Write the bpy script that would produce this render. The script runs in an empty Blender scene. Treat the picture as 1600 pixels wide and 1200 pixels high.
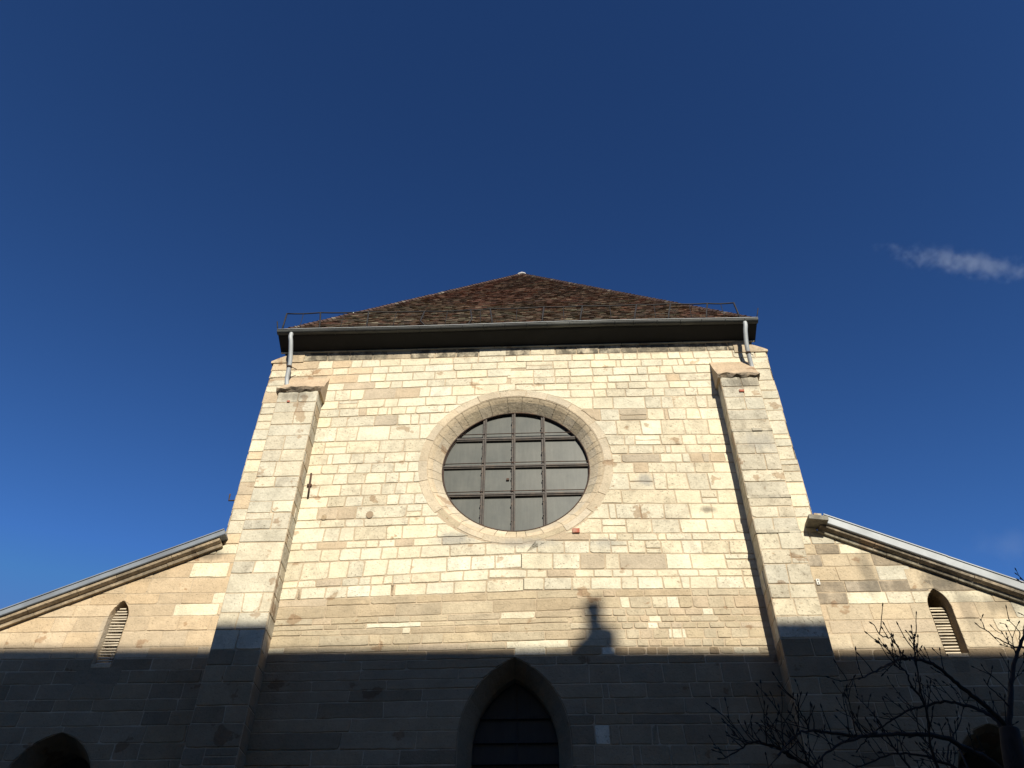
import bpy, bmesh, math, random
from math import sin, cos, pi, sqrt, radians, atan2, tan
from mathutils import Vector, Matrix

# ------------------------------------------------------------ camera, sky, sun, exposure
scene = bpy.context.scene
col = scene.collection
cam_data = bpy.data.cameras.new("camera")
cam_data.sensor_width = 36.0
cam_data.lens = 1300.0 / 1600.0 * 36.0
cam_data.clip_start = 0.1
cam_data.clip_end = 20000.0
cam = bpy.data.objects.new("camera", cam_data)
col.objects.link(cam)
Rm = (Matrix.Rotation(radians(2.66), 4, 'Z') @ Matrix.Rotation(radians(90 + 42.9), 4, 'X')
      @ Matrix.Rotation(radians(0.45), 4, 'Z'))
cam.matrix_world = Matrix.Translation((0.4876, -12.0, 1.6)) @ Rm
scene.camera = cam

SUN = Vector((0.25, -1.0, 0.64)).normalized()      # towards the sun
sun_el = math.asin(SUN.z)
sun_rot = atan2(SUN.x, SUN.y)                       # clockwise from +Y
world = bpy.data.worlds.new("World")
scene.world = world
world.use_nodes = True
wn, wl = world.node_tree.nodes, world.node_tree.links
wn.clear()
sky = wn.new('ShaderNodeTexSky')
sky.sky_type = 'NISHITA'
sky.sun_disc = False
sky.sun_elevation = sun_el
sky.sun_rotation = sun_rot
sky.altitude = 0.0
sky.air_density = 1.0
sky.dust_density = 0.0
sky.ozone_density = 10.0
wb = wn.new('ShaderNodeBackground')
wb.inputs['Strength'].default_value = 0.05
wo = wn.new('ShaderNodeOutputWorld')
sg = wn.new('ShaderNodeGamma')          # the clear deep winter sky falls off fast towards the zenith
sg.inputs['Gamma'].default_value = 1.9
wl.new(sky.outputs[0], sg.inputs['Color'])
st = wn.new('ShaderNodeMix')
st.data_type = 'RGBA'
st.blend_type = 'MULTIPLY'
st.inputs[0].default_value = 1.0
st.inputs[7].default_value = (2.5, 1.38, 0.72, 1.0)
wl.new(sg.outputs[0], st.inputs[6])
sc_ = wn.new('ShaderNodeMix')            # caps horizon and near-sun sky to cut fill light on the shaded wall
sc_.data_type = 'RGBA'
sc_.blend_type = 'DARKEN'
sc_.inputs[0].default_value = 1.0
sc_.inputs[7].default_value = (1.35, 3.3, 8.2, 1.0)
wl.new(st.outputs[2], sc_.inputs[6])
wl.new(sc_.outputs[2], wb.inputs['Color'])
wl.new(wb.outputs[0], wo.inputs['Surface'])

sl = bpy.data.lights.new("sun", 'SUN')
sl.energy = 5.0
sl.angle = radians(0.6)
sl.color = (1.0, 0.93, 0.79)
so = bpy.data.objects.new("sun", sl)
so.rotation_euler = (-SUN).to_track_quat('-Z', 'Y').to_euler()
so.location = (10, -40, 40)
col.objects.link(so)

scene.view_settings.view_transform = 'Standard'
scene.view_settings.look = 'None'
scene.view_settings.exposure = 0.36
scene.view_settings.gamma = 1.0
scene.render.film_transparent = False

rnd = random.Random(7)
U = rnd.uniform

# ------------------------------------------------------------ node helpers, materials
def new_mat(name):
    m = bpy.data.materials.new(name)
    m.use_nodes = True
    nt = m.node_tree
    b = nt.nodes['Principled BSDF']
    return m, nt, b

def node(nt, t, **kw):
    n = nt.nodes.new(t)
    for k, v in kw.items():
        setattr(n, k, v)
    return n

def noise(nt, vec, scale, detail=5.0, rough=0.55):
    n = nt.nodes.new('ShaderNodeTexNoise')
    n.inputs['Scale'].default_value = scale
    n.inputs['Detail'].default_value = detail
    n.inputs['Roughness'].default_value = rough
    if vec is not None:
        nt.links.new(vec, n.inputs['Vector'])
    return n.outputs['Fac']

def maprange(nt, v, a, b, c, d):
    n = nt.nodes.new('ShaderNodeMapRange')
    nt.links.new(v, n.inputs['Value'])
    for i, x in zip((1, 2, 3, 4), (a, b, c, d)):
        n.inputs[i].default_value = x
    return n.outputs[0]

def math2(nt, op, a, b):
    n = nt.nodes.new('ShaderNodeMath')
    n.operation = op
    for i, x in enumerate((a, b)):
        if isinstance(x, (int, float)):
            n.inputs[i].default_value = x
        else:
            nt.links.new(x, n.inputs[i])
    return n.outputs[0]

def mixc(nt, fac, a, b, mode='MIX'):
    n = nt.nodes.new('ShaderNodeMix')
    n.data_type = 'RGBA'
    n.blend_type = mode
    n.clamp_result = False
    for i, x in ((0, fac), (6, a), (7, b)):
        if isinstance(x, (int, float)):
            n.inputs[i].default_value = x
        elif isinstance(x, tuple):
            n.inputs[i].default_value = (*x, 1.0)
        else:
            nt.links.new(x, n.inputs[i])
    return n.outputs[2]

def objcoord(nt, scale=(1, 1, 1)):
    tc = nt.nodes.new('ShaderNodeTexCoord')
    if scale == (1, 1, 1):
        return tc.outputs['Object']
    mp = nt.nodes.new('ShaderNodeMapping')
    mp.inputs['Scale'].default_value = scale
    nt.links.new(tc.outputs['Object'], mp.inputs['Vector'])
    return mp.outputs[0]

def bump(nt, b, h, strength=0.4, dist=0.02):
    n = nt.nodes.new('ShaderNodeBump')
    n.inputs['Strength'].default_value = strength
    n.inputs['Distance'].default_value = dist
    nt.links.new(h, n.inputs['Height'])
    nt.links.new(n.outputs[0], b.inputs['Normal'])

SOOT, GREY, OCHRE = (0.13, 0.115, 0.09), (0.30, 0.29, 0.26), (0.46, 0.31, 0.19)
STAINS = [(5.62, 8.45, 0.20, 0.50, 0.55, SOOT), (6.72, 8.32, 0.42, 0.26, 0.75, SOOT), (6.95, 7.75, 0.16, 0.6, 0.45, SOOT), (7.5, 7.9, 0.5, 0.22, 0.5, SOOT),
          (2.28, 10.38, 0.24, 0.17, 0.75, GREY), (-1.05, 9.22, 0.45, 0.16, 0.6, GREY), (1.5, 9.1, 0.3, 0.14, 0.5, GREY), (5.9, 9.0, 0.35, 0.2, 0.6, OCHRE),
          (-6.6, 8.62, 0.9, 0.16, 0.55, SOOT), (-5.2, 9.0, 0.5, 0.12, 0.6, SOOT), (3.3, 9.72, 0.16, 0.09, 0.7, SOOT), (-4.2, 12.25, 0.4, 0.16, 0.6, SOOT), (4.25, 12.35, 0.45, 0.2, 0.65, SOOT),
          (-3.3, 13.62, 1.4, 0.14, 0.6, SOOT), (2.9, 13.62, 1.6, 0.14, 0.6, SOOT), (4.3, 10.9, 0.35, 0.25, 0.5, GREY), (0.2, 9.12, 0.7, 0.12, 0.55, GREY), (-6.5, 7.6, 0.1, 0.4, 0.4, GREY)]

def limestone():
    m, nt, b = new_mat('limestone')
    at = node(nt, 'ShaderNodeAttribute', attribute_name='Col')
    wear = node(nt, 'ShaderNodeAttribute', attribute_name='Wear')   # x pits, y fissures, z black crust
    sep = nt.nodes.new('ShaderNodeSeparateXYZ')
    nt.links.new(wear.outputs['Vector'], sep.inputs[0])
    pit, fis, crust = sep.outputs
    oc = objcoord(nt)
    c = at.outputs['Color']
    mot = maprange(nt, noise(nt, oc, 3.3, 8, 0.62), 0.3, 0.72, 0.84, 1.12)
    c = mixc(nt, 1.0, c, mot, 'MULTIPLY')
    big = maprange(nt, noise(nt, oc, 0.75, 5, 0.6), 0.32, 0.68, 0.90, 1.07)
    c = mixc(nt, 1.0, c, big, 'MULTIPLY')
    fine = maprange(nt, noise(nt, oc, 45, 4, 0.6), 0.3, 0.7, 0.9, 1.07)
    c = mixc(nt, 1.0, c, fine, 'MULTIPLY')
    # weathered grey-brown patches inside pitted stones
    pat = maprange(nt, noise(nt, oc, 5.5, 6, 0.65), 0.47, 0.70, 0.0, 0.9)
    c = mixc(nt, math2(nt, 'MULTIPLY', pat, pit), c, mixc(nt, 1.0, c, (0.62, 0.60, 0.585), 'MULTIPLY'))
    # pits
    pf = maprange(nt, noise(nt, oc, 30, 3, 0.5), 0.60, 0.70, 0.0, 0.75)
    c = mixc(nt, math2(nt, 'MULTIPLY', pf, math2(nt, 'ADD', math2(nt, 'MULTIPLY', pit, 0.85), 0.12)), c, (0.22, 0.18, 0.125))
    # smears of mortar lying over the stones
    sm = noise(nt, objcoord(nt, (1.0, 1.0, 1.25)), 2.1, 5, 0.55)
    smf = maprange(nt, sm, 0.635, 0.66, 0.0, 0.9)
    c = mixc(nt, smf, c, mixc(nt, 1.0, c, (0.69, 0.585, 0.52), 'MULTIPLY'))
    # bedding fissures
    fz = noise(nt, objcoord(nt, (1.3, 1.3, 16)), 2.2, 6, 0.65)
    ff = maprange(nt, fz, 0.58, 0.70, 0.0, 0.75)
    c = mixc(nt, math2(nt, 'MULTIPLY', ff, fis), c, (0.27, 0.205, 0.13))
    streak = noise(nt, objcoord(nt, (7.0, 1.0, 1.6)), 1.3, 6, 0.65)
    # black crust
    cr = maprange(nt, noise(nt, objcoord(nt, (1, 1, 0.8)), 4.5, 6, 0.65), 0.36, 0.56, 0.0, 0.92)
    c = mixc(nt, math2(nt, 'MULTIPLY', cr, crust), c, (0.075, 0.068, 0.055))
    # individual stains seen on the wall: x, z, half-width, half-height, strength, colour
    for x_, z_, rx, rz, st_, sc in STAINS:
        mp = nt.nodes.new('ShaderNodeMapping'); mp.vector_type = 'POINT'
        mp.inputs['Location'].default_value = (-x_ / rx, 0, -z_ / rz)
        mp.inputs['Scale'].default_value = (1 / rx, 0.0, 1 / rz)
        nt.links.new(oc, mp.inputs['Vector'])
        ln = nt.nodes.new('ShaderNodeVectorMath'); ln.operation = 'LENGTH'
        nt.links.new(mp.outputs[0], ln.inputs[0])
        d_ = math2(nt, 'ADD', ln.outputs['Value'], math2(nt, 'MULTIPLY', math2(nt, 'SUBTRACT', streak, 0.5), 1.5))
        c = mixc(nt, maprange(nt, d_, 0.35, 1.0, st_, 0.0), c, sc)
    nt.links.new(c, b.inputs['Base Color'])
    b.inputs['Roughness'].default_value = 0.93
    b.inputs['Specular IOR Level'].default_value = 0.15
    h = math2(nt, 'ADD', noise(nt, oc, 14, 6, 0.6), math2(nt, 'MULTIPLY', pf, -0.5))
    h = math2(nt, 'SUBTRACT', h, math2(nt, 'MULTIPLY', math2(nt, 'MULTIPLY', ff, fis), 0.7))
    bump(nt, b, h, 0.6, 0.022)
    return m

def simple(name, base, rough=0.6, metal=0.0, var=0.15, scale=8, bumpd=0.003, stain=None, stretch=(1, 1, 1)):
    m, nt, b = new_mat(name)
    oc = objcoord(nt, stretch)
    f = maprange(nt, noise(nt, oc, scale, 7, 0.6), 0.3, 0.7, 1 - var, 1 + var)
    c = mixc(nt, 1.0, base, f, 'MULTIPLY')
    if stain:
        s = maprange(nt, noise(nt, oc, scale * 0.37, 6, 0.65), 0.5, 0.66, 0, 0.85)
        c = mixc(nt, s, c, stain)
    nt.links.new(c, b.inputs['Base Color'])
    b.inputs['Roughness'].default_value = rough
    b.inputs['Metallic'].default_value = metal
    bump(nt, b, noise(nt, oc, scale * 5, 5, 0.6), 0.4, bumpd)
    return m

def attr_mat(name, rough, var=0.2, scale=20, bumpd=0.004, spec=0.3):
    m, nt, b = new_mat(name)
    at = node(nt, 'ShaderNodeAttribute', attribute_name='Col')
    oc = objcoord(nt)
    f = maprange(nt, noise(nt, oc, scale, 6, 0.6), 0.3, 0.7, 1 - var, 1 + var)
    nt.links.new(mixc(nt, 1.0, at.outputs['Color'], f, 'MULTIPLY'), b.inputs['Base Color'])
    b.inputs['Roughness'].default_value = rough
    b.inputs['Specular IOR Level'].default_value = spec
    bump(nt, b, noise(nt, oc, scale * 3, 5, 0.6), 0.5, bumpd)
    return m

STONE = limestone()
TILE = attr_mat('clay_tile', 0.85, 0.3, 14, 0.004)
ZINC = simple('zinc_sheet', (0.33, 0.35, 0.36), 0.62, 0.1, 0.16, 3, 0.002, (0.25, 0.265, 0.27))
ZINC_BLUE = simple('dull_zinc_sheet', (0.20, 0.225, 0.255), 0.6, 0.1, 0.16, 3, 0.002, (0.15, 0.165, 0.185))
ZINC_DARK = simple('tarnished_zinc', (0.035, 0.038, 0.037), 0.6, 0.1, 0.35, 5, 0.002, (0.10, 0.105, 0.098), (0.25, 1, 1))
PIPE = simple('pale_zinc_pipe', (0.35, 0.37, 0.375), 0.6, 0.1, 0.12, 6, 0.002, (0.40, 0.42, 0.42))
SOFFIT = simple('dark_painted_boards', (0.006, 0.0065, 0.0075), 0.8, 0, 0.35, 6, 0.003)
IRON = simple('rusty_iron', (0.055, 0.036, 0.026), 0.8, 0.2, 0.4, 20, 0.002, (0.12, 0.055, 0.03))
BAR = simple('weathered_steel_bars', (0.06, 0.05, 0.042), 0.7, 0.1, 0.3, 18, 0.002, (0.10, 0.075, 0.055))
WIRE = simple('dark_wire', (0.02, 0.018, 0.018), 0.7, 0.3, 0.2, 20, 0.001)
LOUVRE = simple('bleached_wood', (0.50, 0.43, 0.32), 0.85, 0, 0.25, 12, 0.003, (0.33, 0.28, 0.21), (0.4, 1, 1))
DARKWOOD = simple('dark_oak', (0.03, 0.025, 0.022), 0.75, 0, 0.4, 10, 0.004, None, (6, 1, 0.6))
VOID = simple('unlit_loft', (0.02, 0.019, 0.018), 0.95, 0, 0.2, 5, 0.002)
BARK = simple('dark_bark', (0.022, 0.017, 0.014), 0.9, 0, 0.4, 25, 0.006, None, (1, 1, 0.4))
PLASTER = simple('pale_render', (0.74, 0.56, 0.33), 0.95, 0, 0.15, 2, 0.01, (0.66, 0.50, 0.29))
SLATE = simple('slate_roof', (0.06, 0.06, 0.065), 0.6, 0, 0.3, 6, 0.01)
COBBLE = simple('worn_paving', (0.22, 0.19, 0.15), 0.9, 0, 0.25, 4, 0.02, (0.16, 0.14, 0.11))
EARTH = simple('grassy_earth', (0.06, 0.065, 0.035), 0.95, 0, 0.3, 3, 0.02, (0.045, 0.04, 0.028))
REDBRICK = simple('red_brick', (0.36, 0.10, 0.06), 0.9, 0, 0.25, 20, 0.004, (0.42, 0.24, 0.17))
LEAD = simple('lead_cap', (0.34, 0.33, 0.31), 0.5, 0.1, 0.12, 10, 0.002)

def glass_mat(name, base, rough, dirt):
    m, nt, b = new_mat(name)
    oc = objcoord(nt)
    f = maprange(nt, noise(nt, oc, 1.9, 7, 0.6), 0.3, 0.75, 0.0, 1.0)
    c = mixc(nt, f, base, dirt)
    st = maprange(nt, noise(nt, objcoord(nt, (7, 7, 0.7)), 3, 5, 0.6), 0.3, 0.7, 0.88, 1.08)
    c = mixc(nt, 1.0, c, st, 'MULTIPLY')
    nt.links.new(c, b.inputs['Base Color'])
    b.inputs['Roughness'].default_value = rough
    b.inputs['Specular IOR Level'].default_value = 0.22
    bump(nt, b, noise(nt, oc, 2.5, 4, 0.5), 0.25, 0.01)
    return m
GLASS = glass_mat('dusty_glass', (0.062, 0.069, 0.062), 0.42, (0.105, 0.107, 0.092))
GLASS_DARK = glass_mat('dim_leaded_glass', (0.03, 0.032, 0.035), 0.3, (0.045, 0.045, 0.045))

# ------------------------------------------------------------ mesh builder
class MB:
    def __init__(self):
        self.v, self.f, self.c, self.w, self.s = [], [], [], [], []
    def face(self, idx, c=(0.5, 0.5, 0.5), w=(0, 0, 0), smooth=False):
        self.f.append(tuple(idx)); self.c.append(c); self.w.append(w); self.s.append(smooth)
    def pts(self, ps):
        n = len(self.v)
        self.v.extend(tuple(p) for p in ps)
        return list(range(n, n + len(ps)))
    def poly(self, ps, c=(0.5, 0.5, 0.5), w=(0, 0, 0)):
        self.face(self.pts(ps), c, w)
    def box(self, lo, hi, c=(0.5, 0.5, 0.5), w=(0, 0, 0), M=None):
        x0, y0, z0 = lo; x1, y1, z1 = hi
        ps = [Vector(p) for p in ((x0, y0, z0), (x1, y0, z0), (x1, y1, z0), (x0, y1, z0),
                                  (x0, y0, z1), (x1, y0, z1), (x1, y1, z1), (x0, y1, z1))]
        if M is not None:
            ps = [M @ p for p in ps]
        i = self.pts(ps)
        for q in ((0, 3, 2, 1), (4, 5, 6, 7), (0, 1, 5, 4), (1, 2, 6, 5), (2, 3, 7, 6), (3, 0, 4, 7)):
            self.face([i[k] for k in q], c, w)
    def prism(self, prof, a, b, ax, ay, c=(0.5, 0.5, 0.5), w=(0, 0, 0), cap=True):
        """profile (2-D) swept from point a to b; ax, ay are the profile's axes"""
        a, b, ax, ay = map(Vector, (a, b, ax, ay))
        A = self.pts([a + ax * p + ay * q for p, q in prof])
        B = self.pts([b + ax * p + ay * q for p, q in prof])
        n = len(prof)
        for k in range(n):
            j = (k + 1) % n
            self.face((A[k], A[j], B[j], B[k]), c, w)
        if cap:
            self.face(A[::-1], c, w); self.face(B, c, w)
    def tube(self, path, radii, n=8, c=(0.5, 0.5, 0.5), cap=True, smooth=True):
        path = [Vector(p) for p in path]
        if isinstance(radii, (int, float)):
            radii = [radii] * len(path)
        rings = []
        up = Vector((0, 0, 1))
        t0 = (path[1] - path[0]).normalized()
        nrm = t0.cross(up)
        if nrm.length < 0.1:
            nrm = t0.cross(Vector((1, 0, 0)))
        nrm.normalize()
        for i, p in enumerate(path):
            if i == 0: t = path[1] - path[0]
            elif i == len(path) - 1: t = path[-1] - path[-2]
            else: t = path[i + 1] - path[i - 1]
            if t.length < 1e-9: t = t0.copy()
            t.normalize()
            nrm = (nrm - t * nrm.dot(t))
            if nrm.length < 1e-6: nrm = t.orthogonal()
            nrm.normalize()
            bn = t.cross(nrm)
            rings.append(self.pts([p + (nrm * cos(2 * pi * k / n) + bn * sin(2 * pi * k / n)) * radii[i] for k in range(n)]))
        for A, B in zip(rings, rings[1:]):
            for k in range(n):
                j = (k + 1) % n
                self.face((A[k], A[j], B[j], B[k]), c, (0, 0, 0), smooth)
        if cap:
            self.face(rings[0][::-1], c); self.face(rings[-1], c)
    def build(self, name, mat, parent=None):
        me = bpy.data.meshes.new(name)
        me.from_pydata(self.v, [], self.f)
        at = me.attributes.new('Col', 'FLOAT_COLOR', 'FACE')
        flat = []
        for c in self.c: flat.extend((c[0], c[1], c[2], 1.0))
        at.data.foreach_set('color', flat)
        aw = me.attributes.new('Wear', 'FLOAT_VECTOR', 'FACE')
        flat = []
        for w in self.w: flat.extend(w)
        aw.data.foreach_set('vector', flat)
        me.polygons.foreach_set('use_smooth', self.s)
        me.materials.append(mat)
        me.update()
        o = bpy.data.objects.new(name, me)
        col.objects.link(o)
        if parent is not None:
            o.parent = parent
        return o

def empty(name, label, cat, loc=(0, 0, 0), group=None):
    o = bpy.data.objects.new(name, None)
    o.empty_display_size = 0.3
    o.location = loc
    o['label'] = label; o['category'] = cat
    if group: o['group'] = group
    col.objects.link(o)
    return o

# ------------------------------------------------------------ masonry
MORTAR = (0.49, 0.395, 0.275)
KIND = {   # colour, (pits, fissures, crust)
    'c': ((0.70, 0.635, 0.47), (0.10, 0.0, 0.0)),
    'm': ((0.65, 0.585, 0.435), (0.75, 0.05, 0.0)),
    'p': ((0.74, 0.68, 0.52), (0.55, 0.0, 0.0)),
    't': ((0.515, 0.42, 0.295), (0.10, 0.25, 0.0)),
    'g': ((0.46, 0.395, 0.295), (0.15, 0.15, 0.0)),
    'o': ((0.60, 0.475, 0.32), (0.05, 0.15, 0.0)),
    'k': ((0.60, 0.52, 0.38), (0.25, 0.0, 0.95)),
    'b': ((0.455, 0.37, 0.25), (0.15, 0.8, 0.0)),
    's': ((0.50, 0.42, 0.29), (0.25, 0.45, 0.0)),
    'd': ((0.33, 0.25, 0.155), (0.20, 0.15, 0.0)),  # 'd' and 'e' darkened in colour to deepen the shade on the lower walls
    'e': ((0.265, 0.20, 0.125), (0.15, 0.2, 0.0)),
    'v': ((0.56, 0.475, 0.345), (0.10, 0.1, 0.0)),      # dressed surround
    'w': ((0.62, 0.565, 0.43), (0.45, 0.05, 0.0)),     # buttress
    'x': ((0.55, 0.50, 0.385), (0.9, 0.1, 0.0)),       # grey weathered buttress
    'l': ((0.56, 0.435, 0.285), (0.10, 0.12, 0.0)),     # warm aisle
    'q': ((0.45, 0.375, 0.275), (0.35, 0.1, 0.5)),     # sooty
    'r': ((0.56, 0.46, 0.315), (0.20, 0.08, 0.05)),   # dusty aisle
}
def kcol(k, vary=0.07):
    c, w = KIND[k]
    g = 1 + U(-vary, vary); h = U(-0.025, 0.025)
    return (c[0] * g * (1 + h), c[1] * g, c[2] * g * (1 - h * 1.5)), w

class Frame:
    """plane with u along, v up, n outwards"""
    def __init__(s, o, u, n, v=(0, 0, 1)):
        s.o, s.u, s.v, s.n = Vector(o), Vector(u), Vector(v), Vector(n)
    def p(s, u, v, n=0.0):
        return s.o + s.u * u + s.v * v + s.n * n

FRONT = Frame((0, 0, 0), (1, 0, 0), (0, -1, 0))

def clip_half(poly, a, b, c):
    """keep a*u + b*v <= c"""
    out = []
    n = len(poly)
    for i in range(n):
        p, q = poly[i], poly[(i + 1) % n]
        dp = a * p[0] + b * p[1] - c; dq = a * q[0] + b * q[1] - c
        if dp <= 0: out.append(p)
        if (dp < 0 < dq) or (dq < 0 < dp):
            t = dp / (dp - dq)
            out.append((p[0] + t * (q[0] - p[0]), p[1] + t * (q[1] - p[1])))
    return out

def inset(poly, d):
    n = len(poly); out = []
    for i in range(n):
        p0, p1, p2 = poly[i - 1], poly[i], poly[(i + 1) % n]
        e1 = Vector((p1[0] - p0[0], p1[1] - p0[1])); e2 = Vector((p2[0] - p1[0], p2[1] - p1[1]))
        if e1.length < 1e-6: e1 = e2
        if e2.length < 1e-6: e2 = e1
        if e1.length < 1e-6:
            out.append(p1); continue
        n1 = Vector((-e1.y, e1.x)).normalized(); n2 = Vector((-e2.y, e2.x)).normalized()
        m = n1 + n2
        if m.length < 0.2: m = n1
        m.normalize()
        out.append((p1[0] + m.x * d, p1[1] + m.y * d))
    return out

def area(poly):
    return 0.5 * sum(poly[i][0] * poly[(i + 1) % len(poly)][1] - poly[(i + 1) % len(poly)][0] * poly[i][1] for i in range(len(poly)))

def put_block(mb, F, poly, kind, proud=0.012, bev=0.007, vary=0.07):
    if len(poly) < 3 or area(poly) < 0.0015: return
    c, w = kcol(kind, vary)
    pr = proud + U(-0.004, 0.005)
    outer = mb.pts([F.p(u, v, -0.004) for u, v in poly])
    mid = mb.pts([F.p(u, v, pr - bev * 0.7) for u, v in inset(poly, 0.001)])
    tx, ty = U(-0.004, 0.004), U(-0.004, 0.004)
    uc = sum(p[0] for p in poly) / len(poly); vc = sum(p[1] for p in poly) / len(poly)
    inn = mb.pts([F.p(u, v, pr + tx * (u - uc) + ty * (v - vc)) for u, v in inset(poly, bev)])
    n = len(poly)
    flip = F.u.cross(F.v).dot(F.n) < 0
    for k in range(n):
        j = (k + 1) % n
        for A, B in ((outer, mid), (mid, inn)):
            q = (A[k], A[j], B[j], B[k])
            mb.face(q[::-1] if flip else q, c, w)
    mb.face(inn[::-1] if flip else inn, c, w)

def stone_poly(fl, fr, fb, ft, joint=0.009, curved=False):
    """outline of one stone between left/right functions of v and bottom/top functions of u"""
    jit = lambda s=0.0062: U(-s, s)
    um = None
    # solve the corner heights
    def corner(fu, fv):
        v = fv(0.0)
        for _ in range(3):
            u = fu(v); v = fv(u)
        return u, v
    bl, br = corner(fl, fb), corner(fr, fb)
    tl, tr = corner(fl, ft), corner(fr, ft)
    poly = []
    def edge_u(a, b, f, off):          # along u
        L = abs(b - a); n = max(1, int(L / 0.13))
        return [(a + (b - a) * i / n, f(a + (b - a) * i / n) + off + jit()) for i in range(1, n)]
    def edge_v(a, b, f, off):
        L = abs(b - a); n = 6 if curved else max(1, int(L / 0.13))
        return [(f(a + (b - a) * i / n) + off + jit(0.003), a + (b - a) * i / n) for i in range(1, n)]
    j = joint
    w = br[0] - bl[0]
    def cut(p, du, dv, first):
        r = U(0.005, 0.022) if rnd.random() < 0.93 else U(0.03, 0.06)
        a = (p[0] + du * r, p[1]); b = (p[0], p[1] + dv * r * U(0.6, 1.2))
        q = (p[0] + du * r * 0.27, p[1] + dv * r * 0.27)
        return [a, q, b] if first == 'u' else [b, q, a]
    BL = (bl[0] + j, bl[1] + j); BR = (br[0] - j, br[1] + j)
    TR = (tr[0] - j, tr[1] - j); TL = (tl[0] + j, tl[1] - j)
    poly += cut(BL, 1, 1, 'v')[:]
    poly += edge_u(bl[0] + 0.03, br[0] - 0.03, fb, j)
    poly += cut(BR, -1, 1, 'u')
    poly += edge_v(br[1] + 0.03, tr[1] - 0.03, fr, -j)
    poly += cut(TR, -1, -1, 'v')
    poly += edge_u(tr[0] - 0.03, tl[0] + 0.03, ft, -j)
    poly += cut(TL, 1, -1, 'u')
    poly += edge_v(tl[1] - 0.03, bl[1] + 0.03, fl, j)
    return poly

def mortar_strip(mb, F, fl, fr, fb, ft, clip=None, n=1, c=MORTAR, off=0.0):
    um = 0.5 * (fl(fb(0)) + fr(fb(0)))
    flip = F.u.cross(F.v).dot(F.n) < 0
    def row(t):
        ul = fl(fb(0) + (ft(0) - fb(0)) * t); ur = fr(fb(0) + (ft(0) - fb(0)) * t)
        return [(u, fb(u) + (ft(u) - fb(u)) * t) for u in (ul, ur)]
    rows = [row(i / n) for i in range(n + 1)]
    for A, B in zip(rows, rows[1:]):
        poly = [A[0], A[1], B[1], B[0]]
        if clip: poly = clip(poly)
        if len(poly) >= 3:
            ps = [F.p(u, v, off) for u, v in poly]
            mb.poly(ps[::-1] if flip else ps, c, (0.1, 0, 0))

def lay_course(mb, F, fb, ft, fl, fr, joints, clip=None, curved=False, proud=0.012, joint=0.009):
    proud *= 0.75
    """joints: list of (u_right, kind), last one ends at fr"""
    mortar_strip(mb, F, fl, fr, fb, ft, clip, 6 if curved else 1)
    cur = fl
    for i, (u, k) in enumerate(joints):
        last = i == len(joints) - 1
        if last:
            nxt = fr
        else:
            lean = U(-0.06, 0.06)
            vm = 0.5 * (fb(u) + ft(u))
            nxt = (lambda v, u=u, lean=lean, vm=vm: u + lean * (v - vm))
        crv = curved and (i == 0 or last)
        if crv and last and i == 0:
            cl, cr = fl, fr
        poly = stone_poly(cur, nxt, fb, ft, joint, crv)
        if clip: poly = clip(poly)
        h_ = ft(0) - fb(0)
        if not crv and not clip and h_ > 0.23 and rnd.random() < 0.045:
            fm = lambda u, q=U(0.35, 0.65): fb(u) + (ft(u) - fb(u)) * q
            for g0, g1 in ((fb, fm), (fm, ft)):
                put_block(mb, F, stone_poly(cur, nxt, g0, g1, joint, False), k, proud)
        else:
            put_block(mb, F, poly, k, proud)
        cur = nxt

def split_course(ul, ur, lo, hi, kinds):
    js = []; u = ul
    while True:
        L = U(lo, hi)
        if u + L > ur - lo * 0.6: break
        u += L; js.append((u, rnd.choice(kinds)))
    js.append((ur, rnd.choice(kinds)))
    return js

def random_heights(v0, v1, lo, hi):
    vs = [v0]
    while v1 - vs[-1] > hi * 1.25: vs.append(vs[-1] + U(lo, hi))
    if v1 - vs[-1] > hi: vs.append((vs[-1] + v1) / 2)
    vs.append(v1)
    return vs

def random_panel(mb, F, u0, u1, v0, v1, hlo, hhi, blo, bhi, kinds, hole=None, clip=None, tilt=0.0, proud=0.012, joint=0.009):
    """hole: (uc, halfwidth function of v, v_lo, v_hi)"""
    vs = random_heights(v0, v1, hlo, hhi)
    for a, b in zip(vs, vs[1:]):
        fb = lambda u, a=a: a + tilt * u
        ft = lambda u, b=b: b + tilt * u
        if hole and b > hole[2] and a < hole[3]:
            uc, hw = hole[0], hole[1]
            fL = lambda v: u0
            fHl = lambda v: uc - hw(v)
            fHr = lambda v: uc + hw(v)
            m = hw(0.5 * (a + b))
            js = split_course(u0, uc - m, blo, bhi, kinds)
            lay_course(mb, F, fb, ft, fL, fHl, js, clip, True, proud, joint)
            js = split_course(uc + m, u1, blo, bhi, kinds)
            lay_course(mb, F, fb, ft, fHr, (lambda v: u1), js, clip, True, proud, joint)
        else:
            js = split_course(u0, u1, blo, bhi, kinds)
            lay_course(mb, F, fb, ft, (lambda v: u0), (lambda v: u1), js, clip, False, proud, joint)

def arch_fn(w, zs, za):
    h = za - zs
    c = (h * h - w * w) / (2 * w); R = w + c
    def hw(z):
        if z <= zs: return w
        d = R * R - (z - zs) ** 2
        return max(0.0, sqrt(max(d, 0)) - c)
    return hw

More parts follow.
